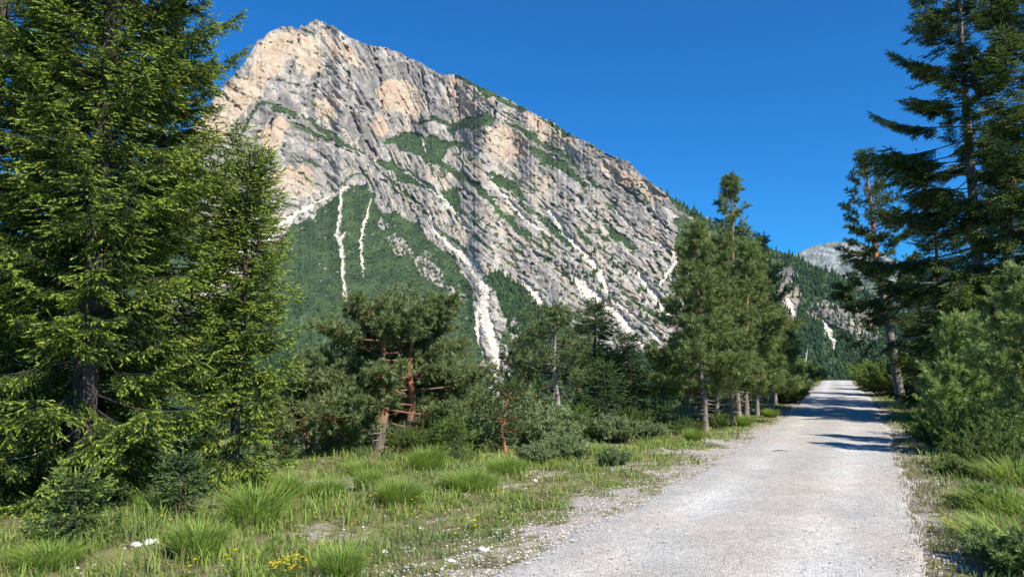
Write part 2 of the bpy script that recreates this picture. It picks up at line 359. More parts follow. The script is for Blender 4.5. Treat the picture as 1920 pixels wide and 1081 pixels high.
scree_lines = [
    [(652, 350, 2), (600, 376, 3), (560, 399, 5), (520, 426, 9), (490, 450, 11), (430, 510, 10), (330, 580, 9)],
    [(640, 362, 2.5), (638, 400, 3), (634, 438, 4), (641, 470, 4), (643, 510, 3.6), (648, 560, 3.6), (656, 584, 3)], [(628, 440, 1), (637, 446, 6), (650, 436, 1)],
    [(694, 372, 1.2), (690, 400, 2.0), (680, 430, 2.6), (676, 470, 2.6), (683, 520, 1)],
    [(805, 395, 2), (815, 430, 4), (840, 456, 5), (868, 478, 7), (886, 496, 9), (900, 525, 9), (912, 545, 10), (906, 580, 13), (918, 620, 11), (934, 670, 10), (930, 700, 8), (918, 750, 8)],
    [(895, 585, 5), (898, 640, 3), (908, 668, 2)],
    [(1012, 375, 2), (1040, 405, 3.5), (1058, 438, 5), (1097, 475, 6), (1125, 507, 6), (1140, 550, 6)],
    [(1080, 520, 8), (1102, 545, 14), (1130, 565, 9), (1165, 597, 8), (1215, 658, 5)], [(1150, 560, 4), (1195, 595, 3), (1238, 638, 3)],
    [(985, 530, 4), (1000, 545, 9), (1012, 562, 8), (1018, 575, 3)], [(1150, 390, 2), (1200, 440, 2), (1262, 470, 3), (1268, 492, 6), (1240, 530, 5)],
    [(920, 340, 1.5), (950, 372, 3), (985, 410, 3), (1030, 440, 2)], [(760, 320, 1.2), (830, 372, 2.5), (880, 430, 2)], [(790, 258, 1.5), (800, 285, 1.5)],
    [(1545, 600, 5), (1556, 625, 7), (1568, 655, 4)], [(1478, 560, 5), (1490, 590, 5)], [(1190, 500, 3), (1230, 560, 7), (1262, 600, 5)]]
cream_polys = [
    [(500, 64), (556, 58), (556, 100), (520, 150), (478, 156), (470, 120)], [(556, 66), (600, 72), (604, 130), (572, 150), (552, 120)], [(612, 62), (660, 80), (684, 130), (650, 128), (618, 110)],
    [(362, 250), (384, 206), (430, 160), (498, 138), (484, 196), (446, 210), (410, 275), (380, 280)], [(480, 250), (530, 216), (542, 236), (512, 296), (490, 300)], [(500, 326), (560, 310), (592, 330), (586, 374), (520, 362)],
    [(700, 162), (760, 150), (796, 160), (800, 210), (780, 222), (716, 200)], [(840, 142), (862, 146), (900, 168), (930, 186), (900, 200), (868, 236), (846, 232), (850, 190)], [(904, 242), (940, 236), (992, 246), (980, 306), (916, 296)],
    [(985, 212), (1040, 236), (1088, 272), (1060, 292), (1010, 262), (978, 240)], [(1096, 284), (1200, 332), (1256, 376), (1210, 376), (1122, 322)], [(590, 186), (642, 176), (624, 236), (600, 226)], [(770, 300), (830, 330), (850, 360), (800, 340)],
    [(690, 210), (730, 230), (715, 260), (690, 250)], [(1000, 330), (1040, 340), (1030, 380), (1000, 370)], [(860, 290), (900, 300), (905, 340), (880, 330)], [(850, 400), (880, 430), (870, 460), (845, 440)], [(1290, 405), (1320, 430), (1310, 440), (1280, 420)], [(400, 180), (440, 160), (452, 190), (420, 220)], [(1470, 540), (1500, 540), (1495, 600), (1475, 590)]]
veg = pm(green_polys); veg = np.maximum(veg, pm(right_green)); veg *= 1 - pm(rock_right, wx2, wy2)
sp = fbm(PX / 7, PY / 6, 3, 71)
veg *= 1 - pm(rock_spots) * (sp > -.12)
th_d = np.radians(mix(14, 37, sst(560, 900, PX)))                    # dip of the beds in the face
du = (PX * np.cos(th_d) + PY * np.sin(th_d)); dv = (-PX * np.sin(th_d) + PY * np.cos(th_d))
lower = sst(-40, 60, PY - np.interp(PX, [300, 640, 760, 900, 1000, 1150, 1330, 1500], [400, 330, 250, 250, 300, 370, 470, 520]))   # broken lower rock
gl_lines = []
def AL(ox, oy, w_, *pts): gl_lines.append([(ox + a * .4163, oy + b * .4163, max(.8, w_ * (1 - .5 * abs(2 * i / max(1, len(pts) - 1) - 1)))) for i, (a, b) in enumerate(pts)])
B = (806, 188)
AL(*B, 4.5, (0, 250), (60, 290), (160, 340), (240, 410), (290, 470), (370, 560), (440, 620), (560, 700)); AL(*B, 4, (330, 50), (400, 92)); AL(*B, 4, (340, 90), (420, 140), (490, 190), (600, 250), (675, 305)); AL(*B, 5, (450, 210), (560, 280), (650, 340), (722, 392))
AL(*B, 8, (280, 330), (350, 370), (425, 445)); AL(*B, 5, (500, 530), (560, 580), (640, 650), (700, 690)); AL(*B, 5, (780, 560), (850, 610), (930, 670)); AL(*B, 4, (680, 540), (760, 600)); AL(*B, 3, (910, 410), (990, 465)); AL(*B, 3.5, (1020, 380), (1120, 450), (1250, 550))
AL(*B, 8, (50, 450), (110, 420), (120, 480)); AL(*B, 6, (60, 600), (120, 640), (170, 690)); AL(*B, 5, (650, 560), (690, 620), (730, 650)); AL(*B, 6, (440, 480), (490, 520)); AL(*B, 6, (500, 590), (540, 660)); AL(*B, 5, (190, 540), (250, 600)); AL(*B, 4, (290, 640), (370, 680)); AL(*B, 5, (790, 810), (840, 820))
AL(*B, 5, (840, 450), (820, 480), (850, 510)); AL(*B, 4, (700, 340), (740, 380), (810, 410)); AL(*B, 4, (120, 120), (200, 100), (250, 80)); AL(*B, 4, (500, 80), (560, 120), (640, 165)); AL(*B, 4, (700, 200), (770, 215)); AL(*B, 5, (860, 860), (940, 920), (1000, 960), (1060, 1000)); AL(*B, 5, (640, 830), (600, 760)); AL(*B, 4, (370, 340), (420, 390))
Q = (300, 0)
AL(*Q, 4, (430, 480), (470, 462), (540, 480), (610, 525)); AL(*Q, 3.5, (580, 550), (680, 600), (760, 640)); AL(*Q, 3.5, (600, 690), (710, 750)); AL(*Q, 3.5, (680, 560), (830, 650), (920, 690)); AL(*Q, 3.5, (370, 600), (400, 540), (440, 480)); AL(*Q, 3, (930, 770), (860, 790), (800, 850)); AL(*Q, 4, (1180, 500), (1170, 560), (1230, 530), (1300, 560), (1330, 600)); AL(*Q, 3, (440, 890), (530, 900)); AL(*Q, 4, (650, 800), (730, 840)); AL(*Q, 4, (1270, 900), (1330, 920)); AL(*Q, 4, (1400, 960), (1440, 1000)); AL(*Q, 4, (1000, 780), (1080, 850), (1180, 930)); AL(*Q, 4, (860, 840), (930, 890)); AL(*Q, 3, (1330, 340), (1400, 370), (1480, 425))
gm = np.full(PX.shape, -9.0)
for l in gl_lines: gm = np.maximum(gm, pdist(wx2, wy2, l))
gm = (gm + .45 * fbm(PX / 7, PY / 5, 3, 85)) > .12
led = fbm(du / 60, dv / 9, 4, 81, .6)
bush = fbm(du / 16, dv / 7, 4, 87, .62)
scat = (led * .55 + bush * .8) > mix(.78, .38, lower)                # scrub on ledges
vegm = np.maximum(np.maximum(veg, gm), scat * (PX < 1420))
holes = (fbm(PX / 9, PY / 8, 3, 91) + fbm(PX / 2.6, PY / 2.6, 2, 92) * .35) > .92
vegm *= ~holes
sc_ = np.full(PX.shape, -9.0)
for l in scree_lines: sc_ = np.maximum(sc_, pdist(wx2, wy2, l))
screem = sst(-.15, .45, sc_ + fbm(PX / 3.5, PY / 5, 3, 95) * .5)
chute = sst(.45, .8, fbm(du / 8, dv / 8 * .35, 3, 96)) * 0
vegm = vegm * (1 - screem) ; vegm = np.where((screem > .4) & (fbm(PX / 4, PY / 3.4, 2, 97) > .55) & (sc_ < .8), 1, vegm)
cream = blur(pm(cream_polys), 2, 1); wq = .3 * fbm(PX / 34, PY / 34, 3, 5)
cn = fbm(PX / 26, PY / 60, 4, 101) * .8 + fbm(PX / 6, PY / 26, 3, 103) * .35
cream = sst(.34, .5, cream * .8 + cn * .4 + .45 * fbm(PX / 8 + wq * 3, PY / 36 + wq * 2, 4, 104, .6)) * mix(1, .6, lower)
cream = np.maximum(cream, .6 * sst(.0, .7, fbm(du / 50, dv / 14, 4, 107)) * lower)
# slope angles -> distance
cliff = (1 - lower) * sst(1400, 1250, PX)
ang = mix(47, 66, cliff); ang = mix(ang, 37, blur(vegm * (0 + (PX > 0)), 4)); ang = mix(ang, 36, sst(1280, 1420, PX))
ang = mix(ang, 37, sst(600, 700, PY)); ang = blur(ang, 7, 2)
T = (SP + (CY - PY) / F * CP) / (CP - (CY - PY) / F * SP)
ta = np.tan(np.radians(ang))
lnx = np.zeros(PX.shape); dT = np.diff(T, axis=0); tm = (T[1:] + T[:-1]) / 2; tam = (ta[1:] + ta[:-1]) / 2
lnx[1:] = np.cumsum(dT / np.maximum(tam - tm, .12), axis=0)
D = 930 * np.exp(lnx)
D = blur(D, 3, 1)
# relief in metres, towards and away from the viewer
fl = ridged(PX / 56 + wq * 2.5, PY / 170 + wq, 2, 111); gl = ridged(PX / 80 - PY / 120, PX / 260 + PY / 200, 3, 127); ru = fbm(PX / 7, PY / 6, 4, 131, .6)
be = ridged(du / 120, dv / 20 + wq, 3, 121)
gv = np.exp(-np.abs(per(PX / 17 + wq * 4, PY / 50 + wq * 2, 113)) / .05) + .5 * np.exp(-np.abs(per(PX / 8 + wq * 4, PY / 19 + wq * 2, 114)) / .07)
gd = np.exp(-np.abs(per(du / 130 + wq, dv / 9 + wq * 1.5, 133)) / .05) * sst(-.4, .3, per(du / 40, dv / 12, 135)) + .7 * np.exp(-np.abs(per(du / 48, dv / 4 + wq, 134)) / .08) * sst(-.3, .4, per(du / 22, dv / 9, 136))
b1, t1_, e1 = cells(du / 58 + wq, dv / 12 + wq, 5); b2, t2_, e2_ = cells(PX / 12 + wq * 3, PY / 20 + wq * 3, 9); b3, t3_, e3_ = cells(du / 15 + wq * 3, dv / 8 + wq * 3, 19)
fr = np.maximum(sst(.09, .02, e2_) * .8, sst(.10, .02, e3_) * sst(-.2, .3, per(PX / 40, PY / 40, 145)))
rk = 1 - blur(vegm, 1, 1)
rel = -10 * fl * mix(.12, 1, cliff) - 7 * be - 16 * gl * mix(1, .35, cliff) - 1.8 * ru + (5.5 * gv) * mix(.12, .5, cliff) + 5.0 * gd * mix(1, .55, cliff) + (4.5 * b1 + 2 * t1_) + (2.4 * b2 + 1.2 * t2_) + 1.8 * b3 + 3.0 * fr
rel = rel * mix(.42, .62, sst(-.2, .5, fbm(PX / 110, PY / 80, 2, 137))) - 7 * gl
for l in ([(852, 139, 3), (858, 180, 4), (862, 218, 2)], [(836, 158, 2), (842, 180, 4), (848, 204, 2)], [(905, 236, 2), (909, 264, 3)], [(982, 248, 2), (975, 280, 5), (968, 304, 2)], [(418, 176, 2), (434, 192, 5), (452, 206, 2)], [(522, 188, 2), (510, 226, 4), (503, 256, 2)], [(700, 92, 2), (712, 140, 4), (716, 205, 2)], [(562, 58, 2), (556, 100, 4), (542, 140, 2)],
          [(760, 100, 2), (768, 142, 3)], [(600, 128, 2), (590, 160, 4), (586, 190, 2)], [(640, 64, 2), (656, 112, 5), (650, 172, 2)], [(860, 288, 2), (868, 318, 4), (872, 344, 2)], [(900, 300, 2), (940, 343, 5), (988, 396, 3)], [(1098, 388, 2), (1130, 412, 5), (1156, 436, 2)], [(1056, 346, 2), (1088, 374, 6), (1114, 402, 2)], [(928, 418, 2), (985, 466, 6), (1052, 502, 2)],
          [(756, 326, 2), (830, 370, 6), (905, 432, 2)], [(996, 392, 2), (1052, 434, 6), (1106, 478, 3)], [(1190, 370, 2), (1230, 410, 5), (1268, 440, 2)], [(1130, 330, 2), (1170, 352, 4), (1210, 384, 2)], [(700, 322, 2), (760, 376, 5), (800, 400, 2)], [(480, 262, 2), (476, 300, 4), (482, 330, 2)], [(790, 130, 2), (796, 170, 4), (806, 215, 2)], [(930, 190, 2), (926, 214, 4), (935, 236, 2)],
          [(655, 200, 2), (668, 240, 5), (706, 292, 3)], [(1012, 478, 2), (1036, 490, 6), (1046, 498, 2)], [(850, 406, 2), (868, 424, 6), (876, 440, 2)], [(540, 222, 2), (610, 262, 4), (690, 300, 2)], [(1040, 292, 2), (1060, 318, 4), (1096, 350, 2)], [(1010, 228, 2), (1006, 252, 4)]):
    rel = rel + 17 * np.clip(pdist(wx2, wy2, l), 0, 1) ** .8 * sst(-.45, .35, fbm(PX / 13, PY / 13, 2, 149))
rel = rel * mix(.14, 1, np.clip(rk * (1 - .8 * screem), 0, 1)) - 5 * fbm(PX / 90, PY / 120, 3, 139) * (1 - rk)
rel = rel + 4 * blur(screem, 1, 1) - vegm * (2.2 + 1.6 * fbm(PX / 3.4, PY / 2.6, 2, 141)) * sst(0, .3, vegm)
rel *= sst(1480, 1380, PX) * .75 + .25 + pm(rock_right) * .5
edge = sst(0, .03, 1 - vv)[:, None]
DD = D + rel * D / 1500
hx = (PX - CX) / F / (CP - (CY - PY) / F * SP)                       # x per metre ahead
mv = np.stack([hx * DD, DD, EYE + T * DD], -1)
def rgb(*a): return np.array(a)
st = sst(-.35, .6, fbm(PX / 17 + wq * 3, PY / 34 + wq * 2, 5, 151, .62) * .9 + fbm(du / 26, dv / 5 + wq * 2, 3, 153) * .3)[..., None]
rockc = mix(rgb(.185, .172, .160), rgb(.345, .318, .288), st) * (1 + .13 * b1 + .10 * b2)[..., None]
rockc = mix(rockc, rgb(.40, .365, .32), (lower * sst(-.2, .5, fbm(du / 24, dv / 8, 4, 157)))[..., None] * .75)
ck = np.clip(np.maximum(gv * mix(.3, .6, cliff), gd * .8) + .5 * sst(.5, .9, ridged(du / 20, dv / 3.4, 3, 159)), 0, 1)[..., None]; ck = np.maximum(ck, .75 * fr[..., None])
rockc = rockc * (1 - .5 * ck)
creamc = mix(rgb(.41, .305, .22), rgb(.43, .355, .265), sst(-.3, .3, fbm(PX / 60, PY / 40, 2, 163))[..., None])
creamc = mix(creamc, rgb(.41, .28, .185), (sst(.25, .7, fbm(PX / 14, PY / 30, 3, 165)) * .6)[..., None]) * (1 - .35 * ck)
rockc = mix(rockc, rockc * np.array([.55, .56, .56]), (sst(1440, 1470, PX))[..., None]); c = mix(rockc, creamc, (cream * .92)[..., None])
gcol = mix(rgb(.024, .043, .018), rgb(.042, .070, .026), sst(-.5, .5, fbm(PX / 30, PY / 20, 4, 171))[..., None])
gcol = mix(gcol, rgb(.07, .11, .04), (sst(.1, .7, fbm(PX / 3.2, PY / 2.4, 3, 173)) * .7)[..., None])
c = mix(c, gcol, vegm[..., None])
c = mix(c, mix(rgb(.52, .46, .37), rgb(.56, .52, .46), sst(-.3, .4, fbm(PX / 9, PY / 14, 3, 175))[..., None]), screem[..., None] * (1 - .8 * vegm[..., None]))
# back of the mountain: rows that go over the crest and down behind it
top = mv[-1]; back = []
for k, (dd, dh) in enumerate([(14, 2), (60, -25), (160, -90), (330, -230), (600, -520)]):
    b_ = top.copy(); b_[:, 1] += dd; b_[:, 0] *= (top[:, 1] + dd) / top[:, 1]; b_[:, 2] = np.maximum(b_[:, 2] + dh - (3 if k == 0 else 0), -60); back.append(b_)
mv = np.concatenate([mv, np.stack(back)]); c = np.concatenate([c, np.repeat(c[-1:], 5, 0)])
foot = mv[:1].copy(); foot[..., 2] -= 60; mv = np.concatenate([foot, mv]); c = np.concatenate([c[:1], c])
n1, n2 = mv.shape[:2]; ii = (np.arange(n1 - 1)[:, None] * n2 + np.arange(n2 - 1)[None, :]).ravel()
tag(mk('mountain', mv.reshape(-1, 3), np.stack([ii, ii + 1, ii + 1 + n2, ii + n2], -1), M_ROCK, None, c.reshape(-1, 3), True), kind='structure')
SURF = mv[1:1 + nv]

# the pale mountain beyond
FR = np.array([(1380, 560), (1430, 520), (1480, 487), (1495, 475), (1520, 462), (1550, 455), (1590, 452), (1620, 458), (1650, 470), (1700, 500), (1740, 515), (1800, 530), (1900, 555), (2000, 590), (2200, 640)], float)
fpx = np.arange(1380, 2200, 2.2); fj = np.interp(fpx, FR[:, 0], FR[:, 1]) + fbm(fpx / 22, fpx * 0, 4, 201) * 2
fv = np.linspace(0, 1, 90); FX = np.broadcast_to(fpx, (90, len(fpx))).copy(); FY = 720 + (fj[None] - 720) * fv[:, None]
FT = (SP + (CY - FY) / F * CP) / (CP - (CY - FY) / F * SP); fd = 5200 * np.exp(np.cumsum(np.concatenate([np.zeros((1, len(fpx))), np.diff(FT, axis=0) / (.55 - FT[1:])]), axis=0))
ldg = ridged((FX * .95 + FY * .3) / 90, (-FX * .2 + FY) / 9, 4, 207)
fd = fd + (ldg * -50 - 40 * fbm(FX / 14, FY / 9, 4, 211)); fm = np.stack([(FX - CX) / F / (CP - (CY - FY) / F * SP) * fd, fd, EYE + FT * fd], -1)
fc = mix(rgb(.10, .115, .09), rgb(.30, .30, .285), sst(-.2, .5, fbm((FX * .95 + FY * .3) / 40, (-FX * .2 + FY) / 3.2, 4, 213))[..., None])
fc = mix(fc, rgb(.07, .11, .05), (sst(.05, .4, fbm(FX / 20, FY / 7, 4, 217) + (FY - 505) / 80) * sst(470, 492, FY))[..., None])
bk = fm[-1:].copy(); bk[..., 1] += 900; bk[..., 2] -= 500; fm = np.concatenate([fm, bk]); fc = np.concatenate([fc, fc[-1:]])
n1, n2 = fm.shape[:2]; ii = (np.arange(n1 - 1)[:, None] * n2 + np.arange(n2 - 1)[None, :]).ravel()
tag(mk('far_mountain', fm.reshape(-1, 3), np.stack([ii, ii + 1, ii + 1 + n2, ii + n2], -1), M_FARROCK, None, fc.reshape(-1, 3), True), kind='structure')

# ------------------------------------------------------------------ far woods and scrub
def cone_tree_template(rng, tiers=6, n=7):
    V = []; Fc = []
    for k in range(tiers):
        z0 = .08 + .86 * k / tiers; z1 = min(1.0, z0 + 1.75 / tiers); r = .19 * (1 - .9 * k / tiers) * (.85 + .3 * rng.rand())
        b = len(V); V.append((0, 0, z1))
        for j in range(2 * n):
            a = math.pi * j / n + k; rr = r * (1.1 + .3 * rng.rand() if j % 2 == 0 else .55); V.append((math.cos(a) * rr, math.sin(a) * rr, z0 - (.02 if j % 2 == 0 else -.04)))
        for j in range(2 * n): Fc.append((b, b + 1 + j, b + 1 + (j + 1) % (2 * n)))
    return np.array(V), np.array(Fc)
def scatter_trees(name, P, H, cols, label, wide=1.0, tiers=6, n=5, seed=1):
    rng = np.random.RandomState(seed); mb = MB()
    tm_ = [cone_tree_template(rng, tiers, n) for _ in range(5)]
    for q in range(5):
        sel = np.arange(len(P)) % 5 == q; p = P[sel]; h = H[sel]; cc = cols[sel]; v, f = tm_[q]
        a = rng.rand(len(p)) * 6.28; ca, sa = np.cos(a), np.sin(a); wd = wide * (.8 + .5 * rng.rand(len(p)))
        x = (v[None, :, 0] * ca[:, None] - v[None, :, 1] * sa[:, None]) * (h * wd)[:, None]; y = (v[None, :, 0] * sa[:, None] + v[None, :, 1] * ca[:, None]) * (h * wd)[:, None]
        vv_ = np.stack([x, y, v[None, :, 2] * h[:, None]], -1) + p[:, None]
        ff = f[None] + (np.arange(len(p)) * len(v))[:, None, None]
        mb.add(vv_, ff.reshape(-1, 3), np.repeat(cc, len(v), 0))
    return tag(mb.build(name, M_FAR), label, name.replace('_', ' '), kind='stuff')
rng = np.random.RandomState(3)
# forest density over the mountain sheet
fpoly = [[(1400, 445), (1450, 466), (1560, 508), (1660, 560), (1800, 640), (1860, 700), (1860, 775), (1400, 775)]]
fden = pm(fpoly) * (1 - pm(rock_right)) * 1.0
fden = np.maximum(fden, .9 * pm([[(905, 510), (940, 513), (985, 540), (1012, 572), (1055, 600), (1100, 650), (1210, 668), (1400, 640), (1400, 775), (950, 775), (985, 690), (950, 600), (925, 545)]]))
fden = np.maximum(fden, .8 * pm([[(1232, 343), (1330, 406), (1400, 440), (1400, 470), (1330, 430), (1262, 380)]]))
fden = np.maximum(fden, .12 * pm([[(1050, 470), (1120, 470), (1250, 520), (1260, 610), (1180, 600), (1060, 540)]]))
fden = np.maximum(fden, pm([[(-220, 600), (380, 610), (500, 640), (640, 690), (900, 720), (930, 775), (-220, 775)]]))
fden = np.maximum(fden, .10 * pm([[(380, 560), (650, 560), (900, 600), (900, 720), (400, 640)]]))
fden = np.maximum(fden, .3 * pm(rock_right)); fden *= (screem < .35) * (PY < 774)
cell = np.zeros(PX.shape); cell[:, 1:] = np.diff(PX, axis=1); cell *= (PB - rj)[None] / nv * D ** 2 / F ** 2 * 2.0     # m2 of slope per vertex
pr = fden * cell / 34.0
sel = rng.rand(*PX.shape) < pr
P = SURF[sel] + np.array([0, 0, -1.0]); print('forest trees', len(P))
H = 7 + 8 * rng.rand(len(P)) ** 1.3; cb = mix(rgb(.022, .05, .018), rgb(.05, .09, .028), rng.rand(len(P), 1))
scatter_trees('mountain_forest', P, H, cb, 'dark conifer woods covering the lower mountain slopes and the right hillside', tiers=4, n=4)
# dwarf pine scrub: low cushions
def cushion(rng):
    V = [(0, 0, 1)]; n = 7
    for k, (r, z) in enumerate(((.6, .8), (1.0, .35), (.9, -.3))):
        for j in range(n): a = 6.283 * j / n + .4 * k; s = r * (.75 + .5 * rng.rand()); V.append((math.cos(a) * s, math.sin(a) * s, z * (.8 + .4 * rng.rand())))
    Fc = [(0, 1 + j, 1 + (j + 1) % n) for j in range(n)]
    for k in range(2):
        for j in range(n):
            a, b = 1 + k * n + j, 1 + k * n + (j + 1) % n; Fc += [(a, a + n, b + n), (a, b + n, b)]
    return np.array(V), np.array(Fc)
pr = vegm * (1 - fden) * (PX < 1480) * cell / 60.0 * (PX > 330) * (PY < 740); sel = rng.rand(*PX.shape) < pr
P = SURF[sel]; print('cushions', len(P)); mb = MB()
for q in range(5):
    v, f = cushion(rng); p = P[q::5]; s = 1.0 + 1.8 * rng.rand(len(p)) ** 2; zs = s * (.5 + .35 * rng.rand(len(p)))
    vv_ = p[:, None] + v[None] * np.stack([s, s, zs], -1)[:, None]; cb = mix(rgb(.03, .053, .021), rgb(.06, .095, .034), rng.rand(len(p), 1) ** 1.6)
    mb.add(vv_, (f[None] + (np.arange(len(p)) * len(v))[:, None, None]).reshape(-1, 3), np.repeat(cb, len(v), 0))
tag(mb.build('dwarf_pine_scrub', M_FAR), 'low dark green dwarf pine scrub in patches over the mountain slopes', 'scrub', kind='stuff')
# valley wood between the roadside and the mountain
n = 5200; yy = 45 + 880 * rng.rand(n) ** 1.2; xx = (rng.rand(n) * 1.75 - .78) * yy
xd = np.interp(yy, DROP[:, 1], DROP[:, 0]); ok = (xd - xx > 22) | (yy > 300); xx, yy = xx[ok], yy[ok]
zz = gz(xx, yy); H = np.minimum(6 + 9 * rng.rand(len(xx)), np.maximum((EYE - zz) * .93 + .02 * yy, 2.5)); H = np.where(yy > 300, 8 + 8 * rng.rand(len(xx)), H)
scatter_trees('valley_forest', np.stack([xx, yy, zz - .3], -1), H, mix(rgb(.022, .05, .018), rgb(.055, .095, .028), rng.rand(len(xx), 1)), 'dark conifer wood filling the valley below the roadside trees', tiers=8, n=6, seed=8)

# the air: one closed box of thin haze round camera and ground, the sky outside it
bmv = [(x, y, z) for z in (-140, 1400) for y in (-900, 7400) for x in (-4600, 5200)]
hz = mk('haze', bmv, [(0, 2, 3, 1), (4, 5, 7, 6), (0, 1, 5, 4), (2, 6, 7, 3), (0, 4, 6, 2), (1, 3, 7, 5)], bpy.data.materials.new('haze'))
hm = hz.data.materials[0]; hm.use_nodes = True; ht = hm.node_tree; ht.nodes.clear(); ho = ht.nodes.new('ShaderNodeOutputMaterial'); hv = ht.nodes.new('ShaderNodeVolumePrincipled')
hv.inputs['Density'].default_value = .000022; hv.inputs['Color'].default_value = (.45, .70, 1, 1); ht.links.new(hv.outputs[0], ho.inputs['Volume'])
tag(hz, kind='stuff')

# ------------------------------------------------------------------ needle and leaf primitives
def shoots(mb, P, Dr, L, nt, nl, wd, col, rng, spread=.75, tipcol=None, flat=0):
    """N shoots from P along Dr, each with nt narrow needle-cluster triangles"""
    P = np.asarray(P, float); Dr = norm(np.asarray(Dr, float)); L = np.asarray(L, float); Nn = len(P)
    if not Nn: return
    k = (np.arange(nt) + rng.rand(Nn, nt)) / nt
    rd = norm(rng.randn(Nn, nt, 3) * np.array([1, 1, 1 - flat])); rd = rd - (rd * Dr[:, None]).sum(-1, keepdims=True) * Dr[:, None]; rd = norm(rd)
    d = norm(Dr[:, None] + rd * spread * (1.25 - .6 * k[..., None])); base = P[:, None] + Dr[:, None] * (L[:, None] * k)[..., None]
    ll = nl * (.75 + .5 * rng.rand(Nn, nt, 1)); side = norm(np.cross(d, norm(rng.randn(Nn, nt, 3)))) * wd * .5
    a = base - side; b = base + side; c_ = base + d * ll
    v = np.stack([a, b, c_], 2).reshape(-1, 3); f = np.arange(len(v)).reshape(-1, 3)
    cc = np.broadcast_to(col[:, None, :], (Nn, nt, 3)).copy()
    if tipcol is not None: cc = mix(cc, tipcol[:, None, :], (k[..., None] > .45))
    cc = cc * (.82 + .36 * rng.rand(Nn, nt, 1)); mb.add(v, f, np.repeat(cc.reshape(-1, 3), 3, 0))
def resample(p0, d0, L, n, sag, up, rng, wig=.04):
    t = np.linspace(0, 1, n)[:, None]; d0 = norm(d0); s = norm(np.cross(d0, [0, 0, 1.]))
    return p0 + d0 * L * t + np.array([0, 0, 1.]) * L * (-sag * t * (2 - t) * .6 + up * t ** 3) + s * L * wig * (per(t[:, 0] * 3, np.full(n, rng.rand() * 99)))[:, None]
BARK_GREY = rgb(.17, .145, .125); BARK_RED = rgb(.44, .19, .09)

